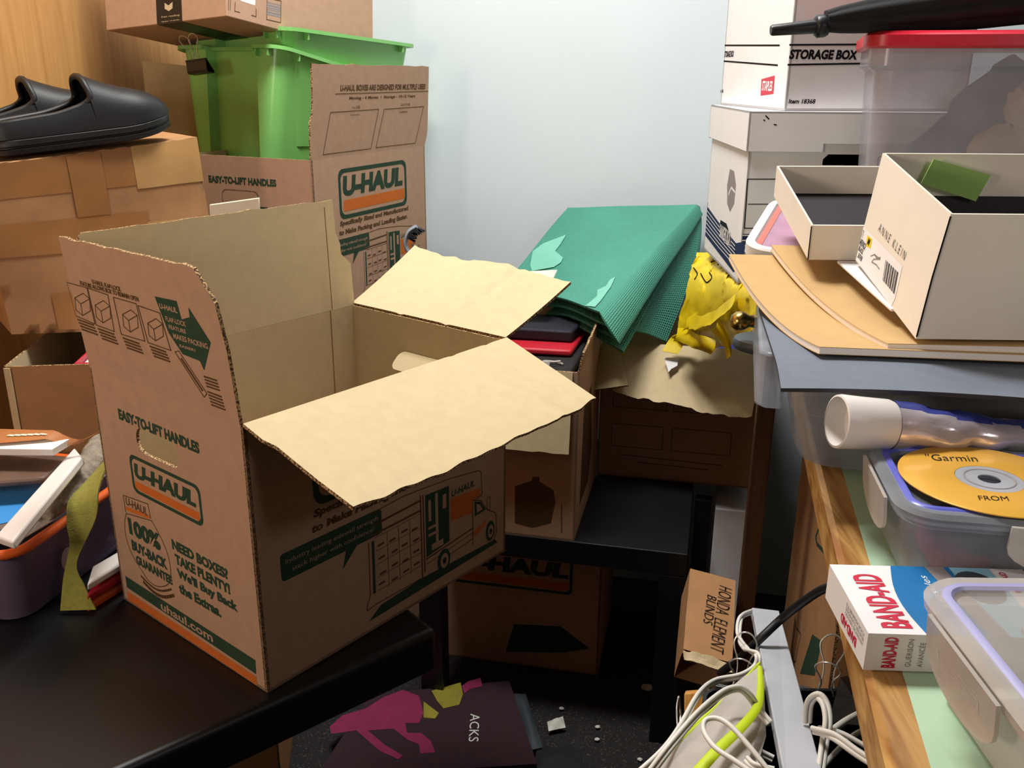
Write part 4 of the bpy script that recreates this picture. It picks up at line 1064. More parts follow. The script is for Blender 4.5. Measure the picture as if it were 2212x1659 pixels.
b.box(lo_ + Z * (LH - .003), kx * LW, ky * LD, Z * .003, 'white_card')
for q in (((1654, 250), (1661, 257)), ((1650, 259), (1652, 261)), ((1672, 269), (1677, 270))): b.line(fsl['front'][0], [fsl['front'][0].at(*p) for p in q], .002, 'black_ink')
b.build('lid', t)
so = V((.437, 1.545, bz + KH - .032 + .0625)); sx, sy = rt(-7), hd(-7)
t = thing('file_box', 'white storage box with a red square logo, upper one of the two file boxes', 'box', so + sx * .155 + sy * .15)
b = MB(); fs = carton_body(b, so, sx, sy, .31, .31, .26, {}, 'white_card', 'kraft_in', True, me='white_card'); fr, fl_ = fs['front'][0], fs['left'][0]
def tp(f, body, ll, ur, m='black_ink', bold=.03, sh=0, off=.001):
    (x0, y0), (x1, y1) = f.at(*ll), f.at(*ur); b.text(f, body, x0, y0, x1, y1, m, bold, sh, off)
b.line(fr, [fr.at(1706, 97), fr.at(1875, 96)], .0028, 'black_ink'); b.line(fr, [fr.at(1702, 140), fr.at(1875, 137)], .0028, 'black_ink')
tp(fr, 'STORAGE BOX', (1704, 128), (1855, 108), bold=.05, sh=.15); tp(fr, 'Item 18368', (1703, 224), (1762, 214), bold=.03, sh=.15)
b.line(fl_, [fl_.at(1566, 98), fl_.at(1684, 98)], .0028, 'black_ink'); b.line(fl_, [fl_.at(1564, 132), fl_.at(1680, 141)], .0028, 'black_ink')
tp(fl_, 'STORAGE BOX', (1565, 124), (1586, 109), bold=.04, sh=.1); tp(fl_, 'Item 18368', (1556, 200), (1563, 193), bold=.02)
b.fill(fl_, [fl_.at(*p) for p in ((1645, 171), (1674, 163), (1671, 203), (1643, 207))], 'red_lid')
tp(fl_, 'STAPLES', (1646, 196), (1670, 175), 'white_card', .03, .1, .0014)
b.build('box_body', t)

# ------------------------------------------------------------------ big bin with red lid
ro = PY(1888, 99, 1.25); rtop = ro.z; ro = V((ro.x, ro.y, deskz + .001)); rx_, ry_ = rt(17), hd(17); RW, RD, RH = .46, .255, rtop - deskz - .001
def rr(g, z, r=.03): return [ro + rx_ * x + ry_ * y + Z * z for x, y in rrect(-g, -g, RW + g, RD + g, r, 5)]
t = thing('storage_bin', 'large clear plastic bin with red lid behind the shoe box', 'bin', ro + rx_ * .2 + ry_ * .13)
b = MB(); b.loft([rr(-.022, 0), rr(-.020, .01), rr(-.004, RH - .03), rr(.004, RH - .024), rr(.004, RH - .002)], 'clear_bin', True, False); b.build('bin_body', t, smooth=40)
b = MB(); b.loft([rr(.009, RH - .003), rr(.012, RH), rr(.012, RH + .013), rr(.006, RH + .018), rr(-.03, RH + .018)], 'red_lid'); b.build('lid', t, smooth=40)
b = MB(); fr = Fr(ro - ry_ * .0015 + Z * 0, rx_, Z)
b.ring(fr, rrect(.022, .22, .034, .235, .003), .001, 'grey_ink', .004); b.build('embossed_mark', t)
def ri(x, y, z): return ro + rx_ * x + ry_ * y + Z * z
m1 = blob(ri(.20, .15, .16), .14, .065, .165, 'blue_cloth', 2.4, .25, deskz + .012, 2); tag(m1.build('folded_clothes', smooth=60), 'slate blue clothes inside the red-lidded bin', 'clothes')
m1 = blob(ri(.08, .12, .11), .045, .08, .10, 'blue_cloth', 3, .2, deskz + .012, 7); tag(m1.build('folded_clothes', smooth=60), 'blue ribbed cloth in the near left corner of the red-lidded bin', 'clothes')
t = thing('plush_toy', 'fluffy cream plush inside the red-lidded bin', 'plush toy', ri(.19, .05, .155))
blob(ri(.185, .05, .215), .055, .03, .060, 'cream_fluff', 4, .25, None, 3).build('body', t, smooth=60)
blob(ri(.21, .05, .295), .035, .028, .036, 'cream_fluff', 4, .3, None, 8).build('head', t, smooth=60)
# umbrella across the lid
u0, u1 = PY(1664, 73, 1.26), PY(2300, 18, 1.262); ud = (u1 - u0).normalized()
u0 = u0 + Z * .004
t = thing('umbrella', 'folded black umbrella lying across the red bin lid', 'umbrella', u0)
b = MB(); b.lathe(u0, ud, [(.0055, 0), (.0068, .002), (.0085, .052), (.0085, .056)], 'black_plastic', 16); b.build('ferrule', t, smooth=50)
b = MB(); b.lathe(u0 + ud * .056, ud, [(.011, 0), (.014, .003), (.014, .012), (.0125, .016)], 'black_plastic', 20); b.build('collar', t, smooth=50)
b = MB(); a_ = ud.cross(Z).normalized(); b_ = a_.cross(ud); lp_ = []
for k in range(26):
    s = k / 25; L = .070 + .46 * s; r = .014 + .020 * min(1, s * 2.4) ** .7
    ring_ = []
    for j in range(48):
        a = 2 * math.pi * j / 48 + s * .7
        q = r * (.84 + .17 * abs(math.sin(4 * a)) + .05 * noise.noise(V((math.cos(a) * 2, math.sin(a) * 2, s * 6))))
        ring_.append(u0 + ud * L + a_ * (q * math.cos(a)) + b_ * (q * math.sin(a) * .95 + .0055 + .006 * min(1, s * 2.4)))
    lp_.append(ring_)
b.loft(lp_, 'black_cloth'); b.build('canopy', t, smooth=50)
b = MB(); b.tube([u0 + ud * .52 + Z * .011, u0 + ud * .66 + Z * .011], .006, 'black_plastic', 10); b.build('handle', t, smooth=50)

# ------------------------------------------------------------------ clear flat bin with notebooks and shoe box
bo_ = V((.247, .750, deskz + .001)); bu, bv = rt(13.5), hd(13.5); BW, BD, BH = .44, .29, .098
def br(g, z, r=.03): return [bo_ + bu * x + bv * y + Z * z for x, y in rrect(-g, -g, BW + g, BD + g, r, 5)]
t = thing('storage_bin', 'low clear plastic bin overhanging the desk, under the notebooks and shoe box', 'bin', bo_ + bu * .2 + bv * .14)
b = MB(); b.loft([br(-.022, 0, .02), br(-.010, .004), br(-.004, .016), br(.0, BH * .55), br(.004, BH * .56), br(.006, BH)], 'clear_dark', True, False); b.build('bin_body', t, smooth=35)
b = MB(); b.loft([br(.006, BH - .010), br(.011, BH - .010), br(.011, BH), br(.0, BH + .0015), br(-.02, BH + .0015)], 'clear_dark', False, True); b.build('lid', t, smooth=35)
b = MB(); hb2 = [(.02, -.010), (.02, -.026), (.03, -.034), (.24, -.034), (.25, -.026), (.25, -.010)]
hf = [bo_ + bu * -y_ * -1 + bv * x_ for x_, y_ in hb2]
b.loft([[bo_ + bu * y_ + bv * x_ + Z * z for x_, y_ in hb2] for z in (.050, .056, .098, .102)], 'clear_dark'); b.build('side_latch', t, bevel=.003, smooth=40)
fr = Fr(bo_ - bv * .0045, bu, Z)
b = MB(); b.ring(fr, [(.045 + x, .076 + y) for x, y in ellipse(0, 0, .007, .006)], .0012, 'clear_white', .001); b.build('embossed_ring', t)
b = MB(); b.line(fr, [(.19, .02), (.19, .086), (.195, .091), (.43, .088)], .0015, 'clear_white', .001); b.build('embossed_line', t)
b = MB(); b.box(bo_ + bu * .06 + bv * .03 + Z * .006, bu * .34, bv * .22, Z * .075, 'black_cloth'); tag(b.build('clothes_bundle', bevel=.012), 'dark cloth inside the low clear bin', 'cloth')

t = thing('foam_sheet', 'slate grey foam sheet under the kraft notebooks, its front edge hanging over the bin', 'sheet', PZ(1900, 760, 1.1015))
sA, sB, sC, sD = PZ(1689, 818, 1.102), V((.62, .60, 1.102)), V((.62, 1.02, 1.102)), PZ(1640, 666, 1.1025)
f_sh = bil(sA, sB, sC, sD)
b = MB(); b.patch(lambda s, q: f_sh(s, q) + Z * (-.008 * max(0, 1 - q * 4) ** 2 * max(0, 1 - s * 2.5) + .0015 * math.sin(s * 9) * (1 - q)), 24, 16, 'foam_slate', .0035, 'foam_edge', 'foam_edge'); b.build('front_leaf', t)
f_s2 = bil(sD, sC, V((.62, 1.13, 1.120)), PZ(1636, 508, 1.128)); b = MB(); b.patch(lambda s, q: f_s2(s, q), 8, 8, 'foam_edge', .003); b.build('rear_leaf', t)

def notebook(label, nl, nr, fr_, fl2, th, sag):
    t = thing('notebook', label, 'notebook', nl - Z * th, 'kraft notebooks under the shoe box')
    f = bil(nl, nr, fr_, fl2)
    g = lambda s, q: f(s, q) - Z * (sag * 4 * q * (1 - q) * (1 - .6 * s))
    b = MB(); b.patch(lambda s, q: g(s, q) - Z * .0006 + V((.0006, 0, 0)), 10, 20, 'pages', th - .0012); b.build('pages', t)
    b = MB(); b.patch(g, 10, 20, 'kraft_book', .0005); b.build('cover', t, smooth=50)
    b = MB(); b.patch(lambda s, q: g(s, q) - Z * (th - .0005), 10, 20, 'kraft_book', .0005); b.build('cover', t, smooth=50)
    return g
n1 = notebook('lower kraft covered notebook, leftmost of the two under the white shoe box', PY(1770, 749, .745), V((.485, .725, 1.1115)), V((.47, .985, 1.143)), PY(1575, 549, 1.0), .0065, .015)
n2 = notebook('upper kraft covered notebook directly under the white shoe box', PY(1917, 742, .745), V((.54, .725, 1.119)), V((.53, .985, 1.152)), PY(1666, 529, 1.0), .0065, .012)
slab('paper_pad', 'pale paper pad edge sticking out between shoe box and notebook', 'paper', (PY(1925, 667, .80), V((.52, .785, 1.136)), V((.52, .93, 1.152)), PY(1808, 562, .925)), .003, 'white_card')

# pink tray
pt0, pt1 = PY(1601, 535, 1.03), PY(1668, 428, 1.20); ty = (pt1 - pt0); Ty = ty.length; ty.normalize(); tx = V((1, -.05, 0)); tx = (tx - ty * tx.dot(ty)).normalized(); tn = tx.cross(ty)
t = thing('plastic_tray', 'white rimmed coral pink tray under the tilted shoe box lid', 'tray', pt0)
def tr(g, z): return [pt0 + tx * x + ty * y + tn * z for x, y in rrect(-g, -g, .135 + g, Ty + g, max(.004, .028 + g), 6)]
b = MB(); b.loft([tr(-.004, -.014), tr(0, -.012), tr(.0, 0), tr(-.002, .002), tr(-.010, .002), tr(-.012, -.001)], 'white_plastic', True, False); b.build('rim', t, smooth=40)
b = MB(); b.loft([tr(-.012, -.001), tr(-.018, -.004)], 'pink_rim', False, False); b.build('inner_rim', t, smooth=40)
b = MB(); b.poly(tr(-.0175, -.0045), 'mauve_clear'); b.poly(tr(-.0175, -.0085), 'pink_rim'); b.build('film_window', t)

# shoe box and lid
def openbox(name, label, FB, FT, BT, BB, lng, white, liner_top, k, floor_off):
    """FB, FT, BT, BB: corners of the left end; lng: vector along the length"""
    t = thing(name, label, 'box', (FB + BB) / 2 + lng * .5)
    up = ((FT - FB) + (BT - BB)) / 2; h = up.length; ex = lng.normalized(); ey = (BB - FB); d = ey.length
    def q(x, y, z): return FB.lerp(BB, y).lerp(FT.lerp(BT, y), z) + lng * x
    tw = .0022; ty_ = tw / d; tx_ = tw / lng.length
    b = MB()
    for f, ns in (((0, 0, 1, 0), 'f'), ((1, 0, 1, 1), 'r'), ((1, 1, 0, 1), 'b'), ((0, 1, 0, 0), 'l')):
        x0, y0, x1, y1 = f
        ins = {'f': (0, ty_), 'r': (-tx_, 0), 'b': (0, -ty_), 'l': (tx_, 0)}[ns]
        A, B, C, D = q(x0, y0, 0), q(x1, y1, 0), q(x1, y1, 1), q(x0, y0, 1)
        a_, b_, c_, d_ = [q(x + ins[0], y + ins[1], z) for x, y, z in ((x0, y0, 0), (x1, y1, 0), (x1, y1, 1), (x0, y0, 1))]
        m_, n_ = [q(x + ins[0], y + ins[1], liner_top) for x, y in ((x0, y0), (x1, y1))]
        b.poly([A, B, C, D], white); b.poly([D, C, c_, d_], white); b.poly([d_, c_, n_, m_], white); b.poly([m_, n_, b_, a_], 'black_paper'); b.poly([B, A, a_, b_], white)
    b.poly([q(0, 1, 0), q(1, 1, 0), q(1, 0, 0), q(0, 0, 0)], white); b.poly([q(0, 0, floor_off), q(1, 0, floor_off), q(1, 1, floor_off), q(0, 1, floor_off)], 'black_paper')
    return t, b, q
SB_ = [PY(1978, 732, .745), PY(2060, 464, .745), PY(1915, 331, .91), PY(1848, 562, .91)]
SB_[1] = SB_[0] + V((.013, 0, .1045)); SB_[2] = SB_[3] + V((.013, 0, .1045))
t, b, q = openbox('shoe_box', 'open white shoe box with a green note inside and black lining', SB_[0], SB_[1], SB_[2], SB_[3], V((.300, -.010, .001)), 'shoe_box', .62, 1, .05)
e = Fr(SB_[3], SB_[0] - SB_[3], SB_[2] - SB_[3])
def ep(*p): return [e.at(*k) for k in p]
b.fill(e, ep((1850, 560), (1866, 490), (1950, 575), (1934, 645), (1926, 662)), 'white_card', .0008)
(xa, ya), (xb, yb_) = e.at(1898, 497), e.at(1962, 553)
def slant(body, ll, ur, m, bold=0, off=.0016):
    (x0, y0), (x1, y1) = e.at(*ll), e.at(*ur); y1 = max(y1, y0 + .002); b.text(e, body, x0, y0, x1, y1, m, bold, 0, off)
slant('A N N E   K L E I N', (1897, 498), (1960, 545), 'black_ink', -.01)
slant('7½', (1861, 511), (1869, 500), 'black_ink', .0)
b.fill(e, ep((1871, 531), (1875, 508), (1885, 517), (1881, 537)), 'yellow', .0013); slant('M', (1874, 527), (1882, 518), 'black_ink', .03, .0022)
slant('AKBYANCA', (1857, 527), (1873, 528), 'black_ink', .02); slant('BLACK', (1855, 540), (1867, 541), 'black_ink', .02); slant('LEATHER', (1853, 555), (1865, 556), 'black_ink', .02)
b.line(e, ep((1882, 553), (1890, 550), (1902, 560), (1888, 560), (1884, 566), (1894, 572), (1900, 581)), .0012, 'grey_ink', .0014)
b.line(e, ep((1890, 549), (1894, 558), (1903, 556)), .0010, 'grey_ink', .0014)
k0, k1, k2, k3 = (V(p) for p in ep((1907, 605), (1914, 561), (1943, 590), (1934, 637)))
for i in range(13):
    u_ = (i + .2) / 13; wd = (.25, .55, .35, .7)[i % 4] / 13
    b.fill(e, [tuple(k0.lerp(k3, u_)), tuple(k0.lerp(k3, u_ + wd)), tuple(k1.lerp(k2, u_ + wd)), tuple(k1.lerp(k2, u_))], 'black_ink', .0014)
b.build('box_body', t)
b = MB(); b.tube([q(0, -.004, .02), q(-.003, -.004, .5), q(0, -.004, .985)], .0007, 'black_ink', 6); b.build('corner_gap', t)
Bk = Fr(q(0, 1, 1), q(1, 1, 1) - q(0, 1, 1), SB_[2] - SB_[3]); Bk.o = Bk.o - (SB_[2] - SB_[1]).normalized() * .012
npts = [Bk.at(*p) for p in ((2017, 344), (1990, 396), (2108, 435), (2140, 378))]
b = MB(); b.plate(Bk, [npts], .0012, 'sticky'); tag(b.build('sticky_note'), 'green sticky note tilted at the back inside the open shoe box', 'note')
LD_ = [PY(1745, 561, .925), PY(1748, 487, .925), PY(1675, 358, 1.085)]; LD_[1].x = LD_[0].x; LD_[2].x = LD_[0].x + .004; LD_.append(LD_[2] - (LD_[1] - LD_[0]))
t, b, q = openbox('shoe_box_lid', 'upturned white shoe box lid with black lining, tilted behind the shoe box', LD_[0], LD_[1], LD_[2], LD_[3], V((.31, -.012, .002)), 'shoe_box', .12, 1, .08)  # the shoe box's own lid, lying upside down
b.build('lid_body', t)
b = MB(); b.tube([q(-.001, -.006, .02), q(-.001, -.006, .985)], .0006, 'black_ink', 6); b.build('corner_gap', t)

# oval base with a brass knob, behind the bin
kc = V((.345, 1.135, deskz + .001))
t = thing('desk_stamp', 'dark grey oval base with a brass knob overhanging the desk edge', 'stamp', kc)
b = MB(); b.loft([[kc + uD * x * g + vD * y * g + Z * z for x, y in ellipse(0, 0, .060, .042, 40)] for g, z in ((.96, 0), (1, .003), (1, .010), (.97, .013), (.9, .014))], 'slate_pl'); b.build('base', t, smooth=40)
b = MB()
for k in range(4): b.box(kc - uD * (.030 - .002 * k) - vD * (.020 - .004 * k) + Z * (.0142 + .004 * k), uD * .07, vD * (.040 - .004 * k), Z * .0045, 'slate_pl')
b.build('stepped_block', t, bevel=.001)
kn = PY(1580, 693, 1.12); ka = V((1, .05, -.03)).normalized()
b = MB(); b.lathe(kn, ka, [(.002, -.0005), (.008, .001), (.0115, .006), (.0125, .011), (.0115, .016), (.0085, .021), (.0075, .024), (.0085, .029), (.009, .031), (.0075, .032), (.0075, .0335), (.009, .0345), (.009, .037), (.0075, .038), (.0075, .060)], 'brass', 24); b.build('knob', t, smooth=50)

# ------------------------------------------------------------------ boxes with locking lids, disc, tube, plasters
def lockbox(o, ex, ey, Wd, Dp, Hh, body, lidm, gasket, label, latches, t_low=.01, center=None):
    t = thing('food_container', label, 'container', o + ex * Wd / 2 + ey * Dp / 2)
    def rg(g, z, r=.022): return [o + ex * x + ey * y + Z * z for x, y in rrect(-g, -g, Wd + g, Dp + g, max(.004, r + g), 6)]
    b = MB(); b.loft([rg(-t_low - .006, 0), rg(-t_low, .004), rg(-.004, Hh - .014), rg(.001, Hh - .012), rg(.001, Hh - .007)], body, True, False); b.build('container_body', t, smooth=35)
    b = MB(); b.loft([rg(.004, Hh - .008), rg(.005, Hh - .003), rg(.002, Hh), rg(-.004, Hh)], body, False, False); b.loft([rg(-.0095, Hh - .001), rg(-.012, Hh - .0035)], lidm, False, True); lid = b.build('lid', t, smooth=35)
    b = MB(); b.loft([rg(-.0035, Hh - .0005), rg(-.005, Hh + .0008), rg(-.0085, Hh + .0008), rg(-.010, Hh - .001)], gasket, False, False); b.build('gasket', lid, smooth=50)
    for side, c, ln in latches:
        b = MB()
        if side == 'f': f = Fr(o + ex * (c - ln / 2) - ey * .006 + Z * (Hh - .036), ex, Z - ey * .10)
        else: f = Fr(o + ey * (c + ln / 2) - ex * .006 + Z * (Hh - .036), -ey, Z - ex * .10)
        lo = [(0, .034), (0, .018)] + [(ln * .5 - ln * .5 * math.cos(math.pi * k / 12), .018 - .018 * math.sin(math.pi * k / 12)) for k in range(1, 12)] + [(ln, .018), (ln, .034)]
        lo = lo[::-1] if False else lo
        b.plate(f, [lo], .0022, 'clear_white')
        b.ring(f, rrect(ln * .2, .018, ln * .8, .025, .001), .0012, 'clear_white', .0012)
        b.build('latch', lid)
    return t
dx, dy = rt(9.5), hd(9.5)
cdo = V((.260, .545, deskz + .001))
lockbox(cdo, dx, dy, .185, .118, .064, 'clear_dark', 'lid_grey', 'gasket_blue', 'clear container with blue gasket carrying the gold disc', (('f', .105, .085), ('l', .06, .075)))
b = MB(); b.box(cdo + dx * .05 + dy * .02 + Z * .006, dx * .12, dy * .08, Z * .035, 'navy_cloth'); tag(b.build('pouch', bevel=.006), 'dark pouch inside the container with the blue gasket', 'pouch')
b = MB(); b.box(cdo + dx * .03 + dy * .018 + Z * .006, dx * .035, dy * .06, Z * .02, 'red_cloth'); tag(b.build('red_packet', bevel=.003), 'reddish packet inside the container with the blue gasket', 'packet')
cc = V((.336, .590, cdo.z + .0655))
t = thing('compact_disc', 'gold compact disc with handwriting lying on the blue gasket container', 'disc', cc)
def circ(r, z, n=64): return [cc + dx * r * math.cos(2 * math.pi * k / n) + dy * r * math.sin(2 * math.pi * k / n) + Z * z for k in range(n)]
b = MB(); b.loft([circ(.0595, 0), circ(.06, .0003), circ(.06, .0010), circ(.0595, .0012), circ(.0225, .0012), circ(.0225, 0)], 'gold', False, False); b.build('recorded_ring', t, smooth=30)
b = MB(); b.loft([circ(.0222, .0002), circ(.0222, .0011), circ(.0075, .0011), circ(.0075, .0002)], 'hub', False, False); b.loft([circ(.0172, .0013), circ(.0165, .0016), circ(.0158, .0013)], 'grey_ink', False, False); b.build('hub', t, smooth=30)
cf = Fr(cc + Z * .0013, V((1, -.05, 0)), V((.05, 1, 0)))
for body, x0, y0, x1, y1 in (('"Garmin', -.030, .030, .006, .042), ('FROM', -.022, -.036, -.001, -.029), ('2008', .012, -.046, .034, -.036)):
    b = MB(); b.text(cf, body, x0, y0, x1, y1, 'black_ink', -.005, .3); b.build('handwriting', t)
# capped tube in crinkled film
ca = PY(1806, 910, .655); cax = (PY(2240, 940, .672) - ca).normalized()
t = thing('capped_tube', 'white capped tube in crinkled printed film lying on the blue gasket container', 'tube', ca)
b = MB(); b.lathe(ca, cax, [(.0190, 0), (.0205, .0006), (.0210, .003), (.0203, .018), (.0198, .040), (.0185, .044)], 'white_plastic', 40, False); b.lathe(ca, cax, [(.0188, .0002), (.0180, .016), (.006, .017)], 'white_plastic', 40, False); b.build('cap', t, smooth=40)
b = MB(); a_ = cax.cross(Z).normalized(); b_ = a_.cross(cax); NN = 40
lp_, cols_ = [], []
for k in range(40):
    s = k / 39; row = []
    for j in range(NN):
        a = 2 * math.pi * j / NN
        ra, rb = .0195 + .002 * s, .0195 * (1 - .45 * min(1, s * 2.2)) + .004 * max(0, s - .4)
        p = ca + cax * (.043 + .23 * s) + a_ * (ra * math.cos(a)) + b_ * (rb * math.sin(a))
        k2 = 1 + min(1, s * 8) * (.16 * noise.noise(p * 70) + .10 * noise.noise(p * 150))
        row.append(ca + cax * (.043 + .23 * s) + a_ * (ra * math.cos(a) * k2) + b_ * (rb * math.sin(a) * k2 - .002 * s))
    lp_.append(row)
for i in range(39):
    for j in range(NN):
        a = 360 * (j + .5) / NN; s = i / 39
        ph = 12 * noise.noise(V((s * 6, 3, 0)))
        m_ = 'foil'
        if 60 + ph < a < 112 + ph: m_ = 'foil_blue'
        elif 150 < a + ph * 2 < 185 and s < .30 or 168 + ph < a < 200 + ph and s > .2: m_ = 'film_yellow'
        elif 192 + ph < a < 222 and s < .12: m_ = 'red_lid'
        elif 130 < a < 165 and s > .55: m_ = 'pink_rim'
        b.poly([lp_[i][j], lp_[i][(j + 1) % NN], lp_[i + 1][(j + 1) % NN], lp_[i + 1][j]], m_)
b.build('film_body', t, smooth=60)
# box of plasters
ba = PZ(1792, 1219, deskz + .0262); bb = PZ(1876, 1368, deskz + .0262); bz_ = deskz + .001
byv = V((ba.x - bb.x, ba.y - bb.y, 0)); pl = byv.length; byv.normalize(); bxv = V((byv.y, -byv.x, 0)); PW, PH = .126, .0252
po = V((bb.x, bb.y, bz_))
t = thing('bandage_box', 'white and blue box of bandages with red lettering overhanging the desk edge', 'box', po + bxv * .06 + byv * .04)
b = MB(); b.box(po, bxv * PW, byv * pl, Z * PH, 'white_card')
ft_ = Fr(po + Z * PH, bxv, byv); fL = Fr(po + byv * pl, -byv, Z); fF = Fr(po, bxv, Z)
cv = [(.034 + .006 * math.sin(math.pi * k / 10) * -1 + .006 * k / 10, pl * k / 10) for k in range(11)]
b.fill(ft_, cv[::-1] + [(.036, 0), (.078, 0), (.078, pl)] if False else [(.078, 0), (.078, pl)] + cv[::-1], 'blue_print', .0004)
b.fill(ft_, [(.078, 0), (.104, 0), (.104, pl), (.078, pl)], 'sky_print', .0004)
b.fill(ft_, [(.070, 0), (.082, 0), (.074, pl), (.062, pl)], 'grey_ink', .0007)
b.fill(ft_, ellipse(.088, .055, .014, .020), 'slate_pl', .0009)
b.text(ft_, 'BAND-AID', .010, .006, .028, pl - .012, 'red_ink', .03, off=.0008, rot=1)
b.text(ft_, 'capsules', .054, .030, .060, .068, 'white_card', .0, .2, off=.0008, rot=1)
b.text(ft_, '6', .100, .060, .103, .066, 'black_ink', .0, off=.0008, rot=1); b.text(ft_, 'BAND-AID', .108, .050, .112, .075, 'red_ink', .02, off=.0008, rot=1)
b.text(fL, 'BAND-AID', pl * .42, .004, pl * .80, .0105, 'red_ink', .03, off=.0006, rot=2)
for k in range(3): b.text(fL, ('ADVANCED HEALING', 'BLISTER CUSHIONS', 'COUSSINETS')[k], pl * .50, .0125 + .0032 * k, pl * .93, .0148 + .0032 * k, 'grey_ink', 0, off=.0006, rot=2)
b.text(fF, 'BAND-AID', .010, .002, .018, .023, 'red_ink', .04, off=.0006, rot=1); b.text(fF, 'GUÉRISON', .023, .003, .027, .022, 'grey_ink', 0, off=.0006, rot=1); b.text(fF, 'AVANCÉE', .030, .003, .034, .020, 'grey_ink', 0, off=.0006, rot=1)
b.build('carton', t, bevel=.0006)
# front right container
lo2 = V((.229, .250, deskz + .001)); ex2, ey2 = V((1, -.01, 0)).normalized(), V((.01, 1, 0)).normalized()
lockbox(lo2, ex2, ey2, .22, .205, .066, 'clear_white', 'lid_clear', 'gasket_lav', 'clear container with lavender gasket at the near right corner of the desk', (('l', .135, .075), ('l', .03, .05)), .014)
def c2(x, y, z): return lo2 + ex2 * x + ey2 * y + Z * z
b = MB(); b.box(c2(.05, .085, .045), ex2 * .12, ey2 * .10, Z * .003, 'cream_card'); ff = Fr(c2(.05, .085, .0482), ex2, ey2); b.fill(ff, [(.02, .045), (.062, .048), (.060, .078), (.018, .074)], 'grey_ink', .0004); b.text(ff, 'MAT', .024, .052, .056, .070, 'white_card', .04, off=.0008, rot=2); b.fill(ff, [(.02, .02), (.07, .022), (.07, .036), (.02, .034)], 'pink_rim', .0004)
tag(b.build('printed_card'), 'cream card with grey label inside the lavender gasket container', 'card')
b = MB(); b.box(c2(.10, .05, .012), ex2 * .09, ey2 * .05, Z * .028, 'slate_pl'); tag(b.build('small_case', bevel=.006), 'dark case inside the lavender gasket container', 'case')
tag(blob(c2(.13, .13, .026), .045, .035, .016, 'gasket_lav', 3, .2, None, 4).build('cloth_scrap', smooth=60), 'lilac cloth inside the lavender gasket container', 'cloth')

# ------------------------------------------------------------------ tote below the desk edge: clips, bar, pouch, cords
to = V((.196, .30, .001)); tw, td, thh = .195, .50, .728
t = thing('tote_bin', 'black open bin below the desk edge holding cords and a metal bar', 'bin', to + V((tw / 2, td / 2, 0)))
b = MB(); X_, Y_ = V((1, 0, 0)), V((0, 1, 0))
def tq(g, z): return [to + X_ * x + Y_ * y + Z * z for x, y in rrect(-g, -g, tw + g, td + g, max(.004, .02 + g), 4)]
b.loft([tq(0, 0), tq(0, thh), tq(-.004, thh), tq(-.004, thh - .16)], 'black_plastic', True, True); b.build('bin_body', t, smooth=40)
binder_clip('large binder clip with two wire handles left of the grey metal bar', PY(1598, 1492, .85) , V((1, -.35, 0)).normalized(), V((.35, 1, 0)).normalized(), Z, .052, .062, spread=.42)
binder_clip('large binder clip with two wire handles right of the grey metal bar', PY(1783, 1500, .80), V((1, -.45, 0)).normalized(), V((.45, 1, 0)).normalized(), Z, .052, .060, spread=.45)
b = MB(); w0 = PY(1812, 1462, .84)
b.hexa([V(p) for p in (PY(1790, 1560, .76), PY(1885, 1570, .72), PY(1880, 1560, .80), PY(1800, 1550, .82), PY(1814, 1464, .80), PY(1816, 1464, .798), PY(1880, 1500, .82), PY(1830, 1460, .84))], 'black_plastic')
tag(b.build('black_wedge'), 'black folded case corner in the bin right of the grey metal bar', 'case')
# metal bar
g0, g1 = PY(1624, 1312, 1.02), PY(1683, 1319, 1.02); h0, h1 = PY(1697, 1690, .60), PY(1783, 1690, .60)
bn = (g1 - g0).cross(h0 - g0).normalized()
if bn.z > 0: bn = -bn
t = thing('metal_bar', 'long light grey metal bar slanting up out of the black bin', 'bar', h0)
b = MB(); b.hexa([h0 + bn * .010, h1 + bn * .010, g1 + bn * .010, g0 + bn * .010, h0, h1, g1, g0], 'bar_grey'); b.build('bar_body', t, bevel=.0012)
# pouch with lime zipper
t = thing('zip_pouch', 'clear vinyl pouch with a lime green zipper among the white cords', 'pouch', PZ(1540, 1659, .74))
pc = [PY(1370, 1680, .66), PY(1600, 1700, .60), PY(1644, 1560, .70), PY(1640, 1432, .80)]
f = bil(*pc); pn = (pc[1] - pc[0]).cross(pc[3] - pc[0]).normalized()
b = MB(); b.patch(lambda s, r: f(s, r) + pn * (.010 * math.sin(math.pi * s) * math.sin(math.pi * min(1, r * 1.2)) + nz(f(s, r), 25, .003)), 14, 16, 'clear_white', .0006)
b.patch(lambda s, r: f(s, r) - pn * .014, 4, 4, 'white_plastic', .001); b.build('vinyl', t, smooth=60)
b = MB()
for d_, rr_, m_ in ((0, .0016, 'lime'), (.007, .0011, 'lime')):
    P_ = smooth([PY(1378 + d_ * 900, 1680, .655), PY(1480 + d_ * 800, 1585, .70), PY(1570 + d_ * 700, 1505, .755), PY(1641, 1432, .80)], 8); b.tube(P_, rr_, m_, 6)
b.build('zip_track', t, smooth=60)
b = MB(); P_ = smooth([PY(1488, 1690, .60), PY(1545, 1625, .63), PY(1600, 1572, .665), PY(1634, 1530, .70), PY(1643, 1490, .74), PY(1642, 1440, .79)], 8)
b.tube(P_, [.0052 - .003 * (k / len(P_)) ** 2 for k in range(len(P_))], 'lime', 8, flat=(1, .45)); b.build('zipper_band', t, smooth=60)
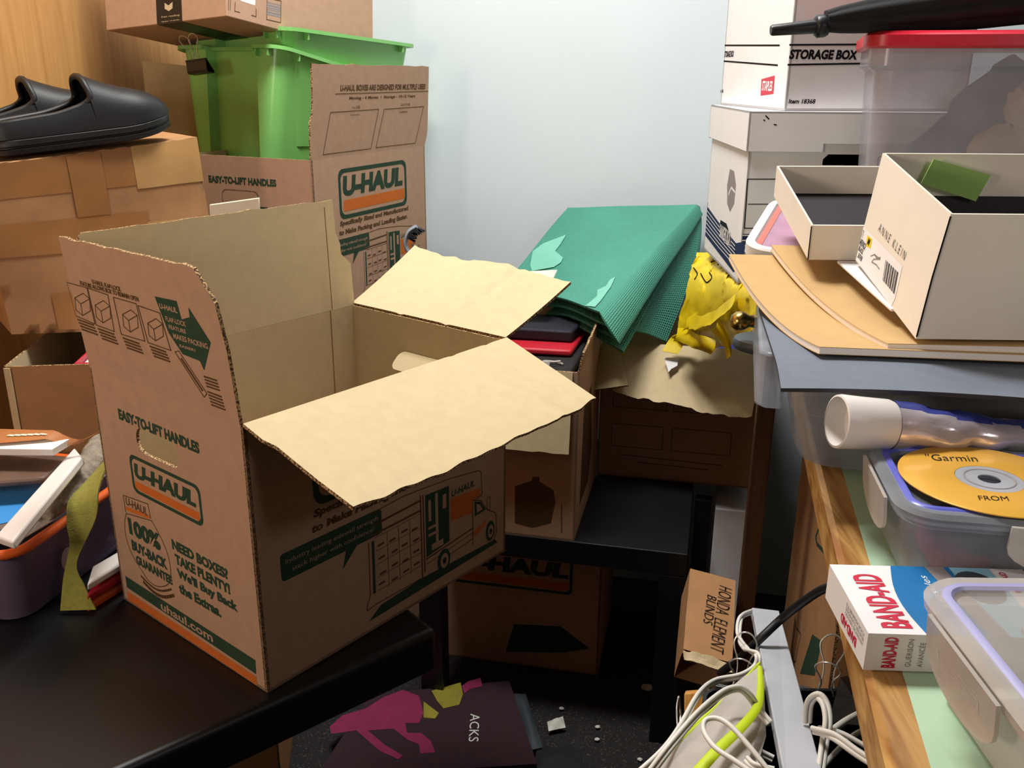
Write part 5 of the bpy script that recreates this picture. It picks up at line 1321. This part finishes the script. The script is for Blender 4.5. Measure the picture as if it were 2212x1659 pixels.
# cords
def cord(label, pts, r=.0021, twin=True, m='white_cord', name='power_cord', group='white flat cords'):
    P_ = smooth([PY(*p) for p in pts], 8); b = MB()
    if twin:
        n_ = len(P_)
        for sg in (1, -1):
            Q_ = []
            for i in range(n_):
                tg = (P_[min(i + 1, n_ - 1)] - P_[max(0, i - 1)]).normalized(); sd = tg.cross(FW).normalized(); Q_.append(P_[i] + sd * (sg * r * .85))
            b.tube(Q_, r, m, 8)
    else: b.tube(P_, r, m, 8)
    return tag(b.build(name, smooth=60), label, 'cord', group)
cord('white twin cord looping through the left binder clip and down past the pouch', ((1370, 1680, .64), (1430, 1625, .66), (1470, 1570, .70), (1510, 1500, .76), (1545, 1472, .80), (1600, 1460, .81), (1632, 1440, .82), (1636, 1415, .83), (1612, 1402, .86), (1596, 1375, .92), (1600, 1335, .95), (1622, 1322, .99)))
cord('white twin cord arching over the clear pouch to the metal bar', ((1390, 1690, .60), (1450, 1610, .62), (1510, 1540, .66), (1560, 1498, .70), (1595, 1487, .71), (1618, 1502, .71), (1640, 1535, .71), (1662, 1562, .70)))
cord('thin white cord loop lying on the clear pouch', ((1672, 1680, .58), (1625, 1620, .60), (1580, 1570, .62), (1550, 1552, .63), (1524, 1556, .63), (1521, 1580, .62), (1545, 1615, .60), (1590, 1645, .585), (1640, 1680, .57)), .0022, False)
cord('white twin cord loop right under the metal bar at its left side', ((1664, 1560, .74), (1630, 1568, .72), (1622, 1590, .70), (1632, 1618, .68), (1670, 1640, .67)))
cord('white twin cord crossing low between pouch and metal bar', ((1612, 1640, .63), (1630, 1655, .62), (1672, 1665, .615)), .0020)
cord('white twin cord standing in a tall loop right of the metal bar', ((1744, 1560, .70), (1748, 1520, .70), (1765, 1503, .69), (1782, 1520, .68), (1788, 1560, .665), (1780, 1610, .65), (1770, 1680, .62)), .0025)
cord('white twin cord running from the bar toward the desk edge, lower one', ((1756, 1577, .66), (1800, 1590, .64), (1850, 1625, .62), (1905, 1660, .60), (1950, 1690, .59)), .0023)
cord('white cord running from the loop to the desk edge, upper one', ((1786, 1586, .68), (1830, 1555, .70), (1870, 1537, .72), (1915, 1530, .74)), .0030, False)
cord('greyish cord under the others right of the bar', ((1770, 1665, .66), (1810, 1620, .68), (1850, 1585, .70), (1900, 1565, .71)), .0026, False)
cord('thin white cord beside the tall loop right of the bar', ((1770, 1572, .69), (1815, 1582, .66), (1870, 1612, .64), (1925, 1645, .62)), .0022, False)
cord('black cable slanting over the metal bar from under the desk', ((1830, 1262, .83), (1780, 1272, .85), (1735, 1300, .87), (1690, 1335, .90), (1640, 1382, .89), (1600, 1420, .90), (1555, 1455, .92)), .0048, False, 'black_rubber', 'black_cable', None)
b = MB(); b.tube(smooth([PY(1466, 1505, .86), PY(1462, 1540, .85), PY(1466, 1585, .83), PY(1470, 1540, .855)], 5, True), .0012, 'silver', 6, close=True); tag(b.build('wire_loop', smooth=60), 'narrow steel wire loop beside the orange wood block', 'wire')
b = MB(); b.hexa([PY(1478, 1572, .90), PY(1536, 1566, .90), PY(1536, 1560, .95), PY(1480, 1566, .95), PY(1478, 1497, .92), PY(1534, 1492, .92), PY(1534, 1488, .97), PY(1480, 1492, .97)], 'wood_block'); tag(b.build('wood_block', bevel=.002), 'orange wooden block end at the left rim of the black bin', 'block')

# ------------------------------------------------------------------ floor clutter
def flat(name, label, cat, pts, z, m, th=.004, wrinkle=.010, group=None, flat_=False):
    P_ = [PZ(u, v, z) for u, v in pts]; f = bil(*P_)
    b = MB(); b.patch(lambda s, r: f(s, r) + Z * (wrinkle * abs(noise.noise(f(s, r) * 9)) + .012 * (0 if flat_ else 1) * math.sin(math.pi * s) * math.sin(math.pi * r)), 24, 16, m, th)
    return b, f
t = thing('tote_bag', 'dark maroon bag with magenta animal print on the carpet under the front table', 'bag', PZ(950, 1570, 0))
b, f = flat('', '', '', ((680, 1680), (1160, 1650), (1100, 1470), (800, 1500)), .05, 'maroon', .045, 0, flat_=True); b.build('bag_body', t, smooth=60)
def overlay(name, polys, m):
    b = MB()
    for pts in polys:
        P_ = [PZ(u, v, .0508) for u, v in pts]
        fr = Fr(P_[0], (1, 0, 0), (0, 1, 0)); b.plate(fr, [[((p - fr.o).x, (p - fr.o).y) for p in P_]], 0, m)
    b.build(name, t)
overlay('magenta_print', [((712, 1570), (740, 1545), (790, 1530), (830, 1505), (870, 1490), (905, 1503), (915, 1540), (905, 1562), (875, 1562), (880, 1583), (910, 1583), (930, 1600), (940, 1625), (908, 1628), (905, 1608), (880, 1598), (850, 1574), (795, 1578), (830, 1608), (870, 1632), (860, 1640), (820, 1622), (770, 1578), (715, 1585)), ((1010, 1472), (1038, 1464), (1042, 1482), (1015, 1488), (1003, 1498), (998, 1482))], 'magenta')
overlay('yellow_print', [((915, 1515), (948, 1540), (940, 1552), (915, 1550)), ((932, 1492), (995, 1474), (1000, 1500), (992, 1522), (958, 1530), (945, 1515))], 'yellow_cloth')
b = MB(); fr = Fr(PZ(1012, 1602, .0505), (1, 0, 0), (0, 1, 0)); b.text(fr, 'ACKS', .0, .0, .020, .085, 'litter', 0, off=.001, rot=3); b.build('lettering', t)
b, f = flat('', '', '', ((930, 1690), (1150, 1690), (1130, 1628), (990, 1632)), .03, 'denim', .02, .02); tag(b.build('denim_cloth', smooth=60), 'blue denim cloth on the carpet at the bottom edge', 'cloth')
b, f = flat('', '', '', ((1150, 1680), (1260, 1672), (1250, 1615), (1160, 1620)), .02, 'black_cloth', .015, .02); tag(b.build('black_cloth', smooth=60), 'black cloth lump on the carpet beside the denim', 'cloth')
b, f = flat('', '', '', ((1145, 1622), (1172, 1616), (1136, 1500), (1110, 1498)), .03, 'slate_pl', .02, .004); tag(b.build('webbing_strap', smooth=60), 'grey webbing strap beside the maroon bag on the carpet', 'strap')
b, f = flat('', '', '', ((1185, 1580), (1222, 1572), (1216, 1548), (1182, 1560)), .012, 'litter', .008, .006); tag(b.build('crumpled_paper', smooth=40), 'crumpled white paper scrap on the carpet, largest of the litter', 'paper')
for i, (u, v, s_, lb) in enumerate(((1398, 1485, .012, 'pale paper scrap beside the leg of the square black table'), (1291, 1570, .005, 'tiny pale scrap on the carpet right of the crumpled paper'), (1290, 1597, .005, 'tiny curled scrap on the carpet below another scrap'), (1213, 1530, .005, 'tiny tan crumb on the carpet above the crumpled paper'), (1382, 1640, .005, 'tiny pale crumb on the carpet near the bottom of the table leg'))):
    p = PZ(u, v, .006); q = blob((p.x, p.y, .006), s_, s_ * .8, s_ * .5, 'litter', 3, .3, .001, i); tag(q.build('paper_scrap', smooth=40), lb, 'paper', 'litter on the carpet')
